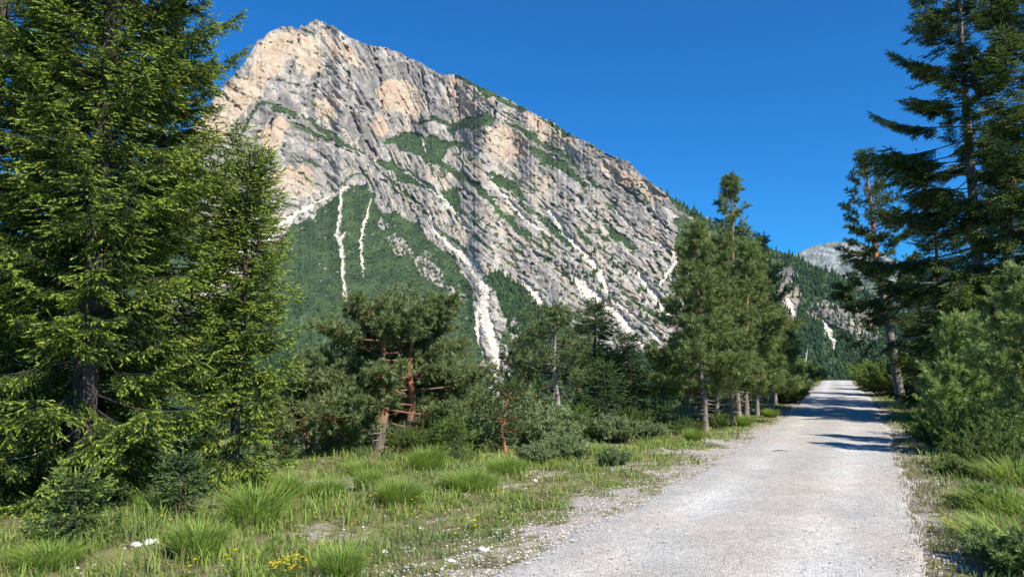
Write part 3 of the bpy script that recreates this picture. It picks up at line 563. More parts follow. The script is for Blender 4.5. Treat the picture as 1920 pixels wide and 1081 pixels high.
def spruce(seed, h, rmax, base_r, z0=.2, whorl=.3, nb=6, dens=1.0, fine=1.0, zfine=99, cols=(rgb(.035, .065, .014), rgb(.12, .18, .03)), tip=rgb(.38, .46, .075), tipf=.42, droop=.25, hang=.3, bark=rgb(.085, .07, .06), shape=.8, ntri=17, lean=(0, 0), dead=.25, wind=0):
    """returns (wood MB, foliage MB); narrow branches in whorls, side twigs and shoots"""
    rng = np.random.RandomState(seed); wb = MB(); fb = MB()
    m = 14; tt = np.linspace(0, 1, m); tp = np.stack([lean[0] * tt + .05 * per(tt * 3, tt * 0, seed), lean[1] * tt + .05 * per(tt * 3, tt * 0 + 5, seed), h * tt - .25 * (tt == 0)], -1)
    tr_ = base_r * (1 - tt) ** .85 + .006; tr_[0] *= 1.35; tube(wb, tp, tr_, bark, 9, .22, rng)
    z = z0
    PP = []; DDr = []; LL = []; AGE = []
    while z < h * .985:
        u = z / h; R = rmax * (1 - u) ** shape * (1 - .45 * math.exp(-(u * h / 1.2)) ) + .05
        nbr = max(3, int(nb + rng.randint(-1, 2)))
        a0 = rng.rand() * 6.28
        for j in range(nbr):
            a = a0 + 6.283 * j / nbr + rng.randn() * .25; L = R * (.5 + .72 * rng.rand()); zb = z + rng.randn() * whorl * .25
            e = mix(-.12, .75, u ** 1.4) + rng.randn() * .08
            p0 = np.array([np.interp(zb / h, tt, tp[:, 0]), np.interp(zb / h, tt, tp[:, 1]), zb]); d0 = np.array([math.cos(a) * math.cos(e), math.sin(a) * math.cos(e), math.sin(e)])
            isdead = rng.rand() < dead * (u < .35) * .6
            nn = 9; br = resample(p0, d0, L, nn, droop * (1.1 - u) + .05, droop * .75, rng)
            tube(wb, br, (.006 + .007 * L) * (1 - np.linspace(0, .93, nn)), bark * .7 if not isdead else rgb(.3, .27, .24), 4)
            lod = 1.0 if zb < zfine else .45
            sp_ = (.12 / dens) / lod; ns = max(2, int(L * .86 / sp_))
            ts = np.linspace(.14 if L < 1 else .3, .985, ns) + rng.rand(ns) * .02; ts = np.clip(ts, 0, .995)
            tgt = norm(np.gradient(br, axis=0))
            for t in ts:
                if isdead and rng.rand() < .75: continue
                bp = np.array([np.interp(t, np.linspace(0, 1, nn), br[:, q]) for q in range(3)]); bd = tgt[min(nn - 1, int(t * nn))]
                sd = norm(np.cross(bd, [0, 0, 1.]))
                for sg in (-1, 1):
                    l2 = (.45 + 1.0 * abs(per(t * 4.5, seed + j * 3.1 + z * 7.7, 3)) * 1.6) * (.12 + .46 * L ** .75 * (1 - t) ** .75 * (.55 + .45 * min(1, t * 2.2))) * (.6 + .6 * rng.rand())
                    d2 = norm(bd * (.55 + .3 * rng.rand()) + sd * sg * (.8 + .2 * rng.rand()) + np.array([0, 0, -hang - .35 * rng.rand()]) * (1 - u) + rng.randn(3) * .12)
                    k = max(1, int(l2 / (.078 / dens) * lod)); q = (np.arange(k) + .5) / k
                    pts = bp + d2 * (q * l2)[:, None] + np.array([0, 0, -.10]) * (l2 * q ** 2)[:, None]
                    s2 = norm(np.cross(d2, [0, 0, 1.]))
                    for s3 in (-1, 1):
                        dd = norm(d2 + s2 * s3 * (.55 + .35 * rng.rand(k, 1)) + rng.randn(k, 3) * .22 + np.array([0, 0, -.25]))
                        PP.append(pts); DDr.append(dd); LL.append((.05 + .06 * (1 - q) * min(1, l2 * 2)) / fine * (.8 + .5 * rng.rand(k))); AGE.append(.35 * q + .65 * t + rng.randn(k) * .12)
                    PP.append((bp + d2 * l2)[None]); DDr.append(d2[None]); LL.append(np.array([.08 / fine])); AGE.append(np.array([.4 + .7 * t]))
                    if rng.rand() < .5: tube(wb, [bp, bp + d2 * l2 * .5 + [0, 0, -.01], bp + d2 * l2 + [0, 0, -.08 * l2]], [.004, .003, .0015], bark * .75, 3)
            PP.append(br[-1:]); DDr.append(tgt[-1:]); LL.append(np.array([.12])); AGE.append(np.array([1.1]))
        z += whorl * (.7 + .6 * rng.rand()) * mix(1, .6, u)
    PP = np.concatenate(PP); DDr = np.concatenate(DDr); LL = np.concatenate(LL); AGE = np.clip(np.concatenate(AGE), 0, 1.2)
    cl = per(PP[:, 0] * 2.2 + PP[:, 1] * 1.3, PP[:, 2] * 2.6 + PP[:, 1], seed); bc = mix(cols[0], cols[1], np.clip(rng.rand(len(PP)) * .7 + .5 * cl, 0, 1)[:, None]); tf = (AGE + .45 * cl + .2 * rng.randn(len(PP)) > 1 - tipf)[:, None] * (.5 + .5 * rng.rand(len(PP), 1))
    shoots(fb, PP, DDr, LL * 1.65, ntri, .028 / fine, .016 / fine, bc, rng, .7, mix(bc, tip, tf))
    print('spruce', seed, len(PP), 'shoots')
    return wb, fb

def pine(seed, h, rmax, base_r, crown0=.3, npri=34, twig=1.0, tuft=.085, ntri=12, wdt=.017, cols=(rgb(.035, .06, .02), rgb(.075, .11, .035)), bark=BARK_RED, shape=None, lean=(0, 0), flat=.0, curve=0, low=.0, density=1.0, upc=.5, lowbark=BARK_GREY, redat=.25, dead=6, inner=.38, avoid=0):
    rng = np.random.RandomState(seed); wb = MB(); fb = MB()
    m = 16; tt = np.linspace(0, 1, m); tp = np.stack([lean[0] * tt + curve * np.sin(tt * 3.1) + .10 * per(tt * 2.5, tt * 0, seed), lean[1] * tt + .08 * per(tt * 3, tt * 0 + 5, seed), h * tt - .2 * (tt == 0)], -1)
    tr_ = base_r * (1 - tt) ** .75 + .008; tr_[0] *= 1.3
    bc_ = mix(lowbark, bark, sst(redat * .6, redat * 1.4, tt)[:, None]); tube(wb, tp, tr_, np.repeat(bc_, 9, 0), 9, .22, rng)
    if shape is None: shape = lambda u: math.sin(math.pi * min(1, .22 + .80 * (1 - (1 - u) ** 1.0))) ** .7
    PP = []; DDr = []
    for i in range(npri):
        u = crown0 + (1 - crown0) * ((i + rng.rand()) / npri) ** .95; u = min(u, .985)
        a = i * 2.4 + rng.randn() * .4; R = max(.16, rmax * shape((u - crown0) / (1 - crown0)) * (.7 + .45 * rng.rand()))
        if avoid and u < avoid and math.sin(a) < -.35 and rng.rand() < .88: continue
        p0 = np.array([np.interp(u, tt, tp[:, q]) for q in range(3)]); e = mix(-.05, .75, ((u - crown0) / (1 - crown0)) ** 1.6) * (1 - flat) + rng.randn() * .12
        d0 = np.array([math.cos(a) * math.cos(e), math.sin(a) * math.cos(e), math.sin(e)])
        nn = 8; br = resample(p0, d0, R, nn, .12, .22 * upc, rng, .25)
        tube(wb, br, (.007 + .010 * R) * (1 - np.linspace(0, .85, nn)), mix(bark, BARK_GREY, .45) * .8, 5)
        tg = norm(np.gradient(br, axis=0)); ns = max(3, int(R * 6.5 * twig))
        for t in np.linspace(inner, 1, ns):
            bp = np.array([np.interp(t, np.linspace(0, 1, nn), br[:, q]) for q in range(3)]); bd = tg[min(nn - 1, int(t * nn))]
            sd = norm(np.cross(bd, [0, 0, 1.])); sg = 1 if rng.rand() < .5 else -1
            l2 = (.14 + .42 * R * (1 - t) ** .8) * (.6 + .7 * rng.rand()); d2 = norm(bd * (.5 + .5 * rng.rand()) + sd * sg * (.3 + .9 * rng.rand()) + np.array([0, 0, .25 * upc + .1 * rng.randn()]))
            k2 = max(2, int(l2 * 9 * twig)); tw = resample(bp, d2, l2, 4, .0, .2, rng); tube(wb, tw, np.array([.007, .005, .004, .0025]), bark * .7, 3)
            for q in np.linspace(.25, 1, k2):
                tb = bp + d2 * l2 * q + np.array([0, 0, .2 * l2 * q ** 3]); nj = 2 + rng.randint(0, 3)
                d3 = norm(d2[None] * .8 + rng.randn(nj, 3) * .75 + np.array([0, 0, .35 * upc])); l3 = .05 + .13 * rng.rand(nj, 1)
                for s_ in (.35, 1):
                    PP.append(tb + d3 * l3 * s_); DDr.append(d3)
    for i in range(dead):
        u = crown0 * (.35 + .75 * rng.rand()) ; a = rng.rand() * 6.28; R = .25 + .5 * rng.rand() * min(1, rmax); p0 = np.array([np.interp(u, tt, tp[:, q]) for q in range(3)])
        br = resample(p0, np.array([math.cos(a), math.sin(a), .1]), R, 6, .3, .0, rng, .3); tube(wb, br, .012 * (1 - np.linspace(0, .85, 6)), rgb(.30, .27, .24), 4)
    PP = np.concatenate(PP); DDr = np.concatenate(DDr); n = len(PP)
    bc = mix(cols[0], cols[1], rng.rand(n, 1)); shoots(fb, PP, DDr, np.full(n, tuft * .8), ntri, tuft, wdt, bc, rng, 1.0)
    print('pine', seed, n, 'tufts')
    return wb, fb

def shrub(seed, h, r, nst=60, leaf=.035, lw=.012, npl=30, cols=(rgb(.06, .11, .03), rgb(.12, .18, .05)), up=1.0, curl=.3, wood=rgb(.12, .09, .06), lt=3):
    rng = np.random.RandomState(seed); wb = MB(); fb = MB(); P = []; Dd = []
    for i in range(nst):
        a = rng.rand() * 6.28; o = rng.rand() ** .5; d = norm(np.array([math.cos(a) * o * r / h, math.sin(a) * o * r / h, up * (.55 + .5 * rng.rand())])); L = h * (.55 + .5 * rng.rand()) * (1.05 - .25 * o)
        p0 = np.array([math.cos(a), math.sin(a), 0]) * o * r * .35; nn = 7; br = resample(p0, d, L, nn, .12 * curl, -.05, rng, .1); tube(wb, br, (.004 + .006 * h) * (1 - np.linspace(0, .85, nn)), wood, 3)
        for k in range(3):
            t0 = .25 + .6 * rng.rand(); bp = np.array([np.interp(t0, np.linspace(0, 1, nn), br[:, q]) for q in range(3)]); d2 = norm(d + rng.randn(3) * .5); l2 = L * (.18 + .25 * rng.rand())
            t = rng.rand(npl, 1); P.append(bp + d2 * l2 * t); Dd.append(norm(d2 + rng.randn(npl, 3) * .6)); tube(wb, [bp, bp + d2 * l2], [.003, .0015], wood, 3)
        t = .2 + .8 * rng.rand(npl); P.append(np.stack([np.interp(t, np.linspace(0, 1, nn), br[:, q]) for q in range(3)], -1)); Dd.append(norm(d + rng.randn(npl, 3) * .6))
    P = np.concatenate(P); Dd = np.concatenate(Dd); n = len(P); shoots(fb, P, Dd, np.full(n, leaf * .6), lt, leaf, lw, mix(cols[0], cols[1], rng.rand(n, 1)), rng, .8)
    return wb, fb
def place(kind, wf, loc, label, cat, group=None, rz=0, s=1, mat=M_SPRUCE, crown='crown', wood='trunk'):
    e = empty(kind, loc, label, cat, group, rz, s); wb, fb = wf
    if wb.v: wb.build(wood, M_BARK, e, True)
    fb.build(crown, mat, e)
    return e
exec_trees = True
# ------------------------------------------------------------------ TREES, left
GS = 'spruces on the left bank'
place('spruce_tree', spruce(11, 15, 1.98, .16, z0=.4, whorl=.34, nb=7, zfine=7.2, droop=.36, dead=.35, dens=1.5, shape=.7, hang=.5), at(152, 9.6), 'tall spruce with a dark trunk at the left, nearest the camera', 'tree', GS)
place('spruce_tree', spruce(12, 13, 2.2, .15, z0=.5, whorl=.36, nb=6, zfine=6.6, droop=.36, dead=.1, dens=1.3, hang=.5), at(-70, 10.6), 'spruce on the left edge, half cut off by the picture frame', 'tree', GS)
place('spruce_tree', spruce(13, 4.95, .86, .07, z0=.3, whorl=.26, nb=7, droop=.40, tipf=.55, shape=.42, dead=.15, dens=1.5, hang=.5), at(440, 10.8), 'shorter lime tipped spruce just right of the tall spruce', 'tree', GS)
place('spruce_tree', spruce(14, 9, 2.3, .12, z0=.3, whorl=.36, nb=6, dens=.9, fine=.7, droop=.3, tipf=.3, dead=.2), at(270, 12.8), 'shaded spruce standing behind the gap between the two front spruces', 'tree', GS)
place('spruce_tree', spruce(17, 12, 2.6, .12, z0=.3, whorl=.38, nb=6, dens=.9, fine=.7, droop=.3, tipf=.3, dead=.2), at(60, 13.2), 'dark spruce behind the tall spruce, filling the left background', 'tree', GS)
GY_ = 'young spruces in the roadside grass'
place('young_spruce', spruce(15, .68, .40, .014, z0=.06, whorl=.10, nb=5, fine=1.1, droop=.12, cols=(rgb(.05, .09, .035), rgb(.10, .15, .05)), tip=rgb(.17, .24, .08), tipf=.3), at(338, 8.6), 'small blue green spruce sapling with a bare leader in front of the spruces', 'sapling', GY_)
place('young_spruce', spruce(16, .55, .62, .014, z0=.06, whorl=.10, nb=6, fine=1.0, droop=.12, cols=(rgb(.05, .09, .03), rgb(.10, .15, .04)), tip=rgb(.27, .34, .07), tipf=.5), at(140, 7.3), 'wide low spruce sapling with lime shoots at the foot of the tall spruce', 'sapling', GY_)
# ------------------------------------------------------------------ pines in the middle
pc = (rgb(.10, .14, .05), rgb(.25, .30, .12))
hp = lambda y, py, p: ztop(y, py) - p[2]
p = at(712, 16.2); place('pine_tree', pine(21, hp(16.2, 588, p), 2.15, .105, crown0=.14, npri=50, flat=.45, cols=pc, lean=(.1, 0), twig=1.4, inner=.42, avoid=.72, dead=10, shape=lambda u: (.85 + .15 * math.sin(u * 9)) * (1 - u ** 3.5) ** .55 * (.75 + .25 * min(1, u * 4))), p, 'bushy pine with a red trunk, left one of the pair beside the spruces', 'tree', 'pines on the left bank', mat=M_PINE)
p = at(772, 16.9); place('pine_tree', pine(22, hp(16.9, 575, p), 2.0, .11, crown0=.18, npri=50, flat=.45, cols=pc, lean=(-.05, 0), twig=1.4, inner=.42, avoid=.72, dead=8, shape=lambda u: (.85 + .15 * math.sin(u * 7 + 1)) * (1 - u ** 3.5) ** .55 * (.75 + .25 * min(1, u * 4))), p, 'bushy pine with a red trunk, right one of the pair beside the spruces', 'tree', 'pines on the left bank', mat=M_PINE)
p = at(575, 15.8); place('pine_tree', pine(23, hp(15.8, 690, p), 1.5, .06, crown0=.05, npri=34, flat=.5, cols=pc, dead=2), p, 'low dark pine filling the gap between the spruces and the red trunked pair', 'tree', 'pines on the left bank', mat=M_PINE)
p = at(640, 17.5); place('pine_tree', pine(24, hp(17.5, 640, p), 1.6, .06, crown0=.05, npri=34, flat=.5, cols=pc, dead=2), p, 'low spreading pine right behind the left red trunk', 'tree', 'pines on the left bank', mat=M_PINE)
p = at(850, 19); place('pine_tree', pine(25, hp(19, 665, p), 1.2, .05, crown0=.1, npri=28, flat=.3, cols=pc, dead=2), p, 'small pine leaning out right of the red trunked pair', 'tree', 'pines on the left bank', mat=M_PINE)
# ------------------------------------------------------------------ middle group right of the scree gully
sc1 = (rgb(.028, .058, .018), rgb(.065, .105, .03)); mc = (rgb(.085, .125, .042), rgb(.20, .25, .09))
GM = 'conifers between the scree gully and the road'
p = at(1048, 22); pt = pine(31, hp(22, 590, p), 1.25, .075, crown0=.5, npri=30, cols=mc, bark=rgb(.30, .26, .22), lowbark=rgb(.34, .31, .28), dead=22, twig=.9, lean=(-.15, 0)); place('pine_tree', pt, p, 'pine with a bare grey lower trunk and dead white branches', 'tree', GM, mat=M_PINE)
p = at(1118, 25); place('spruce_tree', spruce(32, hp(25, 572, p), 1.75, .09, z0=.3, whorl=.32, nb=6, dens=.8, fine=.5, ntri=10, cols=sc1, tip=rgb(.08, .13, .03), tipf=.3, shape=.7), p, 'dark conical spruce just right of the bare grey trunk', 'tree', GM)
p = at(1182, 25.5); place('spruce_tree', spruce(33, hp(25.5, 632, p), 1.6, .08, z0=.3, whorl=.32, nb=6, dens=.8, fine=.5, ntri=10, cols=sc1, tip=rgb(.07, .11, .03), tipf=.25, shape=.7), p, 'dark shorter spruce between the conical spruce and the roadside grove', 'tree', GM)
p = at(1245, 22.5); place('young_spruce', spruce(34, hp(22.5, 692, p), .85, .03, z0=.12, whorl=.18, nb=6, dens=.75, fine=.7, ntri=6, cols=(rgb(.05, .09, .022), rgb(.09, .14, .03)), tip=rgb(.14, .21, .04), tipf=.5), p, 'bright green young spruce at the left foot of the roadside grove', 'sapling', GM)
p = at(1135, 21.5); place('young_spruce', spruce(35, hp(21.5, 682, p), 1.15, .03, z0=.1, whorl=.2, nb=6, dens=.7, fine=.65, ntri=6, cols=(rgb(.04, .075, .022), rgb(.08, .12, .03)), tip=rgb(.11, .165, .04), tipf=.4), p, 'bushy young spruce in front of the dark conical spruce', 'sapling', GM)
p = at(985, 24); place('pine_tree', pine(36, hp(24, 645, p), 1.3, .06, crown0=.1, npri=30, cols=mc, dead=3), p, 'loose pine between the scree gully and the bare grey trunk', 'tree', GM, mat=M_PINE)
p = at(1080, 27); place('pine_tree', pine(37, hp(27, 615, p), 1.3, .06, crown0=.1, npri=30, cols=mc, dead=3), p, 'half hidden pine behind the bare grey trunk', 'tree', GM, mat=M_PINE)
p = at(852, 14.6); place('young_spruce', spruce(38, hp(14.6, 792, p), .55, .02, z0=.06, whorl=.11, nb=6, dens=.9, fine=.85, ntri=7, cols=(rgb(.06, .10, .022), rgb(.10, .15, .03)), tip=rgb(.16, .24, .04), tipf=.6, droop=.1), p, 'light green spruce sapling at the right foot of the red trunked pines', 'sapling', GY_)
p = at(948, 16); place('young_pine', pine(39, hp(16, 730, p), .5, .035, crown0=.3, npri=20, cols=(rgb(.06, .1, .03), rgb(.11, .16, .06)), redat=.05, dead=4, tuft=.05), p, 'thin young pine with a rusty stem under the scree gully', 'sapling', GY_, mat=M_PINE)
p = at(1095, 20.5); place('young_spruce', spruce(40, hp(20.5, 770, p), .5, .02, z0=.06, whorl=.12, nb=6, dens=.8, fine=.75, ntri=6, cols=(rgb(.06, .10, .022), rgb(.10, .15, .03)), tip=rgb(.16, .24, .04), tipf=.6), p, 'tiny bright spruce beside the foot of the bare grey trunk', 'sapling', GY_)
# ------------------------------------------------------------------ roadside grove
GG = 'pines of the roadside grove'; gc = (rgb(.10, .145, .045), rgb(.25, .305, .105))
def gp(seed, px, y, top, r, br, label, crown0=.22, npri=44, **kw):
    p = at(px, y); kw.setdefault('cols', gc); kw.setdefault('upc', .9)
    shp = kw.pop('shape', lambda u: (1 - u) ** 1.0 * (.8 + .25 * min(1, u * 5)) * (.85 + .3 * math.sin(u * 19 + seed)) + .04)
    return place('pine_tree', pine(seed, hp(y, top, p), r * 1.22, br, crown0=crown0 * .8, npri=int(npri * .85), tuft=.135, wdt=.022, ntri=13, inner=.3, shape=shp, lowbark=rgb(.23, .20, .175), bark=rgb(.26, .16, .10), redat=.5, **kw), p, label, 'tree', GG, mat=M_PINE)
gp(41, 1385, 27.5, 338, 1.75, .10, 'tallest pine of the roadside grove, its thin top against the sky', npri=70, twig=.95, dead=26)
gp(42, 1322, 22.3, 432, 1.45, .085, 'leftmost front pine of the grove with a pale knobbly trunk', npri=64, dead=34, lean=(-.15, 0))
gp(43, 1290, 26.5, 470, 1.35, .07, 'pine on the left outside of the roadside grove', npri=44, crown0=.12)
gp(44, 1398, 25.2, 465, 1.45, .09, 'front pine of the grove next to the grass bank, twin pale trunks at its foot', npri=60, lean=(.3, 0), dead=26)
gp(45, 1376, 24.6, 520, 1.1, .075, 'shorter pine between the two front pines of the grove', npri=40, dead=26, lean=(-.2, 0), crown0=.3)
gp(46, 1446, 31.5, 452, 1.75, .13, 'pine with the thick dark trunk at the road end of the grove', npri=60, crown0=.25, lean=(-.3, 0))
gp(47, 1418, 29.5, 480, 1.5, .08, 'pine behind the front row near the road end of the grove', npri=48)
gp(48, 1345, 29, 455, 1.6, .08, 'pine behind the leftmost front pine of the grove', npri=50)
gp(49, 1456, 37, 575, 1.3, .09, 'dark outermost pine of the grove reaching over the bushes', npri=44, crown0=.5, cols=(rgb(.03, .055, .02), rgb(.07, .10, .035)))
gc_shade = (rgb(.05, .08, .03), rgb(.10, .14, .05))  # shade inside the grove put into darker needle colours for the back pines
gp(141, 1350, 33.5, 520, 1.5, .07, 'shaded pine deep inside the grove, left of the tallest one', npri=46, crown0=.1, cols=gc_shade, dead=20)
gp(142, 1306, 31, 580, 1.2, .06, 'shaded pine at the back left corner of the grove', npri=44, crown0=.06, cols=gc_shade, dead=12)
gp(143, 1425, 37, 540, 1.6, .07, 'shaded pine at the back right corner of the grove', npri=46, crown0=.1, cols=gc_shade, dead=20)
gp(144, 1388, 40, 560, 1.8, .07, 'shaded pine seen through the trunks of the grove', npri=46, crown0=.04, cols=gc_shade, dead=12)
# ------------------------------------------------------------------ right side
GR = 'conifers on the right of the road'
p = at(1692, 38.5); place('pine_tree', pine(51, hp(38.5, 290, p), 2.5, .24, crown0=.27, npri=76, cols=(rgb(.055, .09, .03), rgb(.13, .18, .055)), lean=(-1.3, 0), curve=-.15, inner=.5, bark=rgb(.42, .19, .09), lowbark=rgb(.26, .23, .20), redat=.45, dead=6, twig=.95, tuft=.13, wdt=.026, ntri=9, shape=lambda u: (1 - u) ** .6 * (.75 + .25 * min(1, u * 4)) + .03), p, 'leaning pine with an orange upper trunk right beside the road', 'tree', GR, mat=M_PINE)
ds = (rgb(.035, .062, .018), rgb(.085, .125, .03))
p = at(1852, 27); place('spruce_tree', spruce(52, 20, 4.7, .25, z0=1.2, whorl=.62, nb=4, dens=1.0, fine=.5, ntri=14, hang=.6, cols=ds, tip=rgb(.21, .27, .05), tipf=.45, droop=.22, shape=.62, bark=rgb(.2, .18, .165), dead=.3), p, 'tallest spruce on the right with open sky between its layered branches', 'tree', GR)
p = at(1775, 33); place('spruce_tree', spruce(53, hp(33, 350, p), 2.6, .17, z0=1.0, whorl=.45, nb=6, dens=.7, fine=.42, ntri=10, cols=(rgb(.018, .036, .013), rgb(.04, .066, .022)), tip=rgb(.06, .09, .025), tipf=.25, shape=.7), p, 'dark spruce between the leaning pine and the tallest spruce', 'tree', GR)
p = at(1990, 24); place('spruce_tree', spruce(54, 17, 3.7, .2, z0=1.0, whorl=.58, nb=5, dens=.9, fine=.5, ntri=13, shape=.65, hang=.6, cols=ds, tip=rgb(.20, .26, .05), tipf=.45, droop=.2), p, 'spruce on the right edge reaching in from outside the picture', 'tree', GR)
p = at(1905, 33); place('spruce_tree', spruce(55, 12.5, 2.9, .17, z0=.8, whorl=.46, nb=6, dens=.7, fine=.42, ntri=10, cols=ds, tip=rgb(.06, .10, .03), tipf=.25), p, 'spruce standing behind and right of the tallest spruce', 'tree', GR)
p = at(1735, 43); place('spruce_tree', spruce(56, 7.5, 2.3, .12, z0=.4, whorl=.42, nb=6, dens=.65, fine=.38, ntri=9, cols=(rgb(.016, .032, .012), rgb(.035, .06, .02)), tipf=.1), p, 'low dark spruce behind the trunk of the leaning pine', 'tree', GR)
# bushes right
GB = 'bushes along the right of the road'
lc = (rgb(.12, .18, .04), rgb(.25, .32, .08)); dc = (rgb(.035, .06, .02), rgb(.08, .115, .035))
p = at(1812, 17.5); place('young_pine', pine(61, hp(17.5, 620, p), .98, .05, crown0=.03, npri=64, cols=(rgb(.17, .25, .065), rgb(.34, .44, .15)), upc=1.7, twig=1.0, dead=0, tuft=.10, wdt=.018, bark=rgb(.16,.13,.09), inner=.2, shape=lambda u: (1 - u) ** .5 * .9 + .1), p, 'pale green young pine bright against the dark trees on the right', 'sapling', GB, mat=M_PINE)
p = at(1945, 14.5); place('young_pine', pine(62, hp(14.5, 520, p), .9, .06, crown0=.03, npri=56, cols=(rgb(.14, .20, .055), rgb(.28, .35, .12)), upc=1.4, tuft=.10, wdt=.02, twig=1.0, dead=0, bark=rgb(.16,.13,.09)), p, 'grey green young pine at the right edge beside the pale young pine', 'sapling', GB, mat=M_PINE)
sb = shrub(63, 2.0, 1.7, 110, .07, .04, 40, lc)
p = at(1656, 52); e = place('willow_shrub', sb, p, 'rounded shrub at the far right bend beside the leaning pine', 'shrub', GB, s=1.35, mat=M_LEAF, crown='foliage', wood='stem')
def cp(e, kind_px, y, label, s, rz, group=GB, px=None):
    o = copy_tree(e); o.location = at(kind_px, y); o['label'] = label; o['group'] = group; o.scale = (s, s, s); o.rotation_euler = (0, 0, rz); return o
cp(e, 1668, 44, 'shrub directly behind the foot of the leaning pine', 1.2, 1.1)
cp(e, 1634, 66, 'farthest shrub on the right side of the road', 1.2, 2.0)
cp(e, 1860, 19, 'shrub between the pale young pine and the grey green one', .95, 5.0)
p = at(1780, 16.2); e2 = place('willow_shrub', shrub(64, 1.1, .9, 60, .045, .015, 30, (rgb(.08, .13, .025), rgb(.15, .21, .05))), p, 'low fresh green shrub in front of the pale young pine', 'shrub', GB, mat=M_LEAF, crown='foliage', wood='stem')
for px, y, s_, lab in ((1185, 21.6, .8, 'fresh green shrub left of the bright young spruce'), (1292, 21.3, .6, 'fresh green shrub at the foot of the leftmost grove trunk'), (812, 15.4, .75, 'fresh green shrub beside the light green sapling'), (765, 15.6, .6, 'fresh green shrub at the foot of the right red trunk'), (1080, 19.2, .8, 'fresh green shrub among the grey green willows'), (925, 17.4, .9, 'fresh green shrub just left of the rusty stemmed pine'), (1345, 23.2, .5, 'low fresh shrub between the grove trunks')):
    cp(e2, px, y, lab, s_, px, 'fresh green shrubs along the left tree line')
cp(e2, 1880, 12.5, 'low shrub beside the tall grass on the right edge', 1.1, 1.6)
GL = 'bushes along the left of the road'
for px, y, s, lab in ((1468, 38, .85, 'shrub nearest the dark trunk at the road end of the grove'), (1480, 46, .9, 'second shrub beyond the grove on the left verge'), (1470, 47, 1.35, 'tall shrub behind the first one past the grove'), (1494, 58, .9, 'third shrub beyond the grove on the left verge'), (1506, 74, 1.0, 'fourth shrub beyond the grove, near the bend'), (1490, 66, 1.4, 'big shrub set back behind the left verge'), (1518, 98, 1.1, 'last shrub on the left before the road drops away')):
    cp(e, px, y, lab, s, px * 1.7, GL)
p = at(1508, 75); dt = MB(); rr_ = np.random.RandomState(4); hh = hp(75, 655, p)
tube(dt, [(0, 0, -.2), (.1, 0, hh * .5), (.5, 0, hh)], [.11, .08, .02], rgb(.62, .58, .54), 6)
for k in range(7): a = k * 2.3; z_ = hh * (.3 + .09 * k); tube(dt, [(.3 * z_ / hh, 0, z_), (.3 * z_ / hh + math.cos(a) * .5, math.sin(a) * .5, z_ + .3)], [.03, .01], rgb(.6, .56, .52), 4)
e5 = empty('dead_tree', p, 'thin bleached dead tree behind the shrubs left of the road', 'dead tree'); dt.build('trunk', M_BARK, e5, True)

# shrubs in the left meadow
GW = 'grey green willow shrubs in the left meadow'; wc = (rgb(.15, .20, .08), rgb(.30, .37, .17))
p = at(1062, 15.2); e3 = place('willow_shrub', shrub(71, .62, .62, 90, .04, .015, 28, wc), p, 'grey green willow shrub in the middle of the left meadow', 'shrub', GW, mat=M_LEAF, crown='foliage', wood='stem')
cp(e3, 1000, 17.6, 'taller willow shrub behind the thin rusty stemmed pine', 2.0, 1, GW); cp(e3, 1150, 19.2, 'willow shrub in front of the bushy young spruce', 1.3, 2, GW); cp(e3, 1215, 20.3, 'small willow shrub left of the bright young spruce', .9, 3, GW)
cp(e3, 900, 16.6, 'willow shrub at the foot of the small leaning pine', 1.6, 4, GW); cp(e3, 1040, 19.6, 'willow shrub under the bare grey trunk', 1.5, 5, GW); cp(e3, 1150, 13.6, 'low flat willow shrub near the gravel edge', .6, 2.5, GW)
cp(e3, 960, 18.6, 'tall willow shrub left of the loose pine', 2.4, 5.5, GW); cp(e3, 1005, 14.4, 'low willow shrub left of the middle meadow willow', .75, .5, GW)

# ------------------------------------------------------------------ grass
def blades(P, H, wd, col, rng, bend=.5, dirs=None):
    n = len(P); a = rng.rand(n) * 6.28 if dirs is None else dirs; b = bend * (.3 + rng.rand(n)); o = np.stack([np.cos(a), np.sin(a), a * 0], -1)
    s = np.stack([-np.sin(a), np.cos(a), a * 0], -1); rt = rng.rand(n, 1) * 2 - 1; s = norm(s + o * rt) * (wd * (.7 + .6 * rng.rand(n)))[:, None] * .5
    up = np.array([0, 0, 1.]); m_ = P + o * (H * b * .28)[:, None] + up * (H * .58)[:, None]; t_ = P + o * (H * b * .85)[:, None] + up * (H * (1 - .25 * b))[:, None]
    v = np.stack([P - s, P + s, m_ - s * .75, m_ + s * .75, t_], 1).reshape(-1, 3); k = np.arange(n)[:, None] * 5
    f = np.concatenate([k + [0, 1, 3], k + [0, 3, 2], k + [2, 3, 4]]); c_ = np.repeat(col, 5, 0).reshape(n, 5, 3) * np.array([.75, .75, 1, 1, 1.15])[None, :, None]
    return v, f, c_.reshape(-1, 3)
rng = np.random.RandomState(17)
def grass_points(n, y0, y1, x0f, x1f):
    y = y0 + (y1 - y0) * rng.rand(n) ** 1.5; x = (x0f + (x1f - x0f) * rng.rand(n)) * (y + 2.5); return x, y
def gdens(x, y):
    d = rdist(x, y); g = sst(.0, 1.0, d + .55 * fbm(x / 1.1, y / 1.1, 3, 23)); p_ = sst(.5, .15, fbm(x / 1.5, y / 1.5, 4, 33)) * .8 + .2
    p_ = mix(p_, 1, sst(6, 10, d)); cl = sst(-.35, .3, fbm(x / .5, y / .5, 3, 39)) * .8 + .2
    sd = (np.interp(y, DROP[:, 1], DROP[:, 0]) - x); return g * p_ * cl * (sd < 7) * (d > 0)
mb = MB()
x, y = grass_points(520000, 2.0, 46, -.95, .95); k = rng.rand(len(x)) < gdens(x, y); x, y = x[k], y[k]; k = np.abs(x) < y * .78 + 2.5; x, y = x[k], y[k]
z = gz(x, y) - .01; d = rdist(x, y); right = x > xr(y)
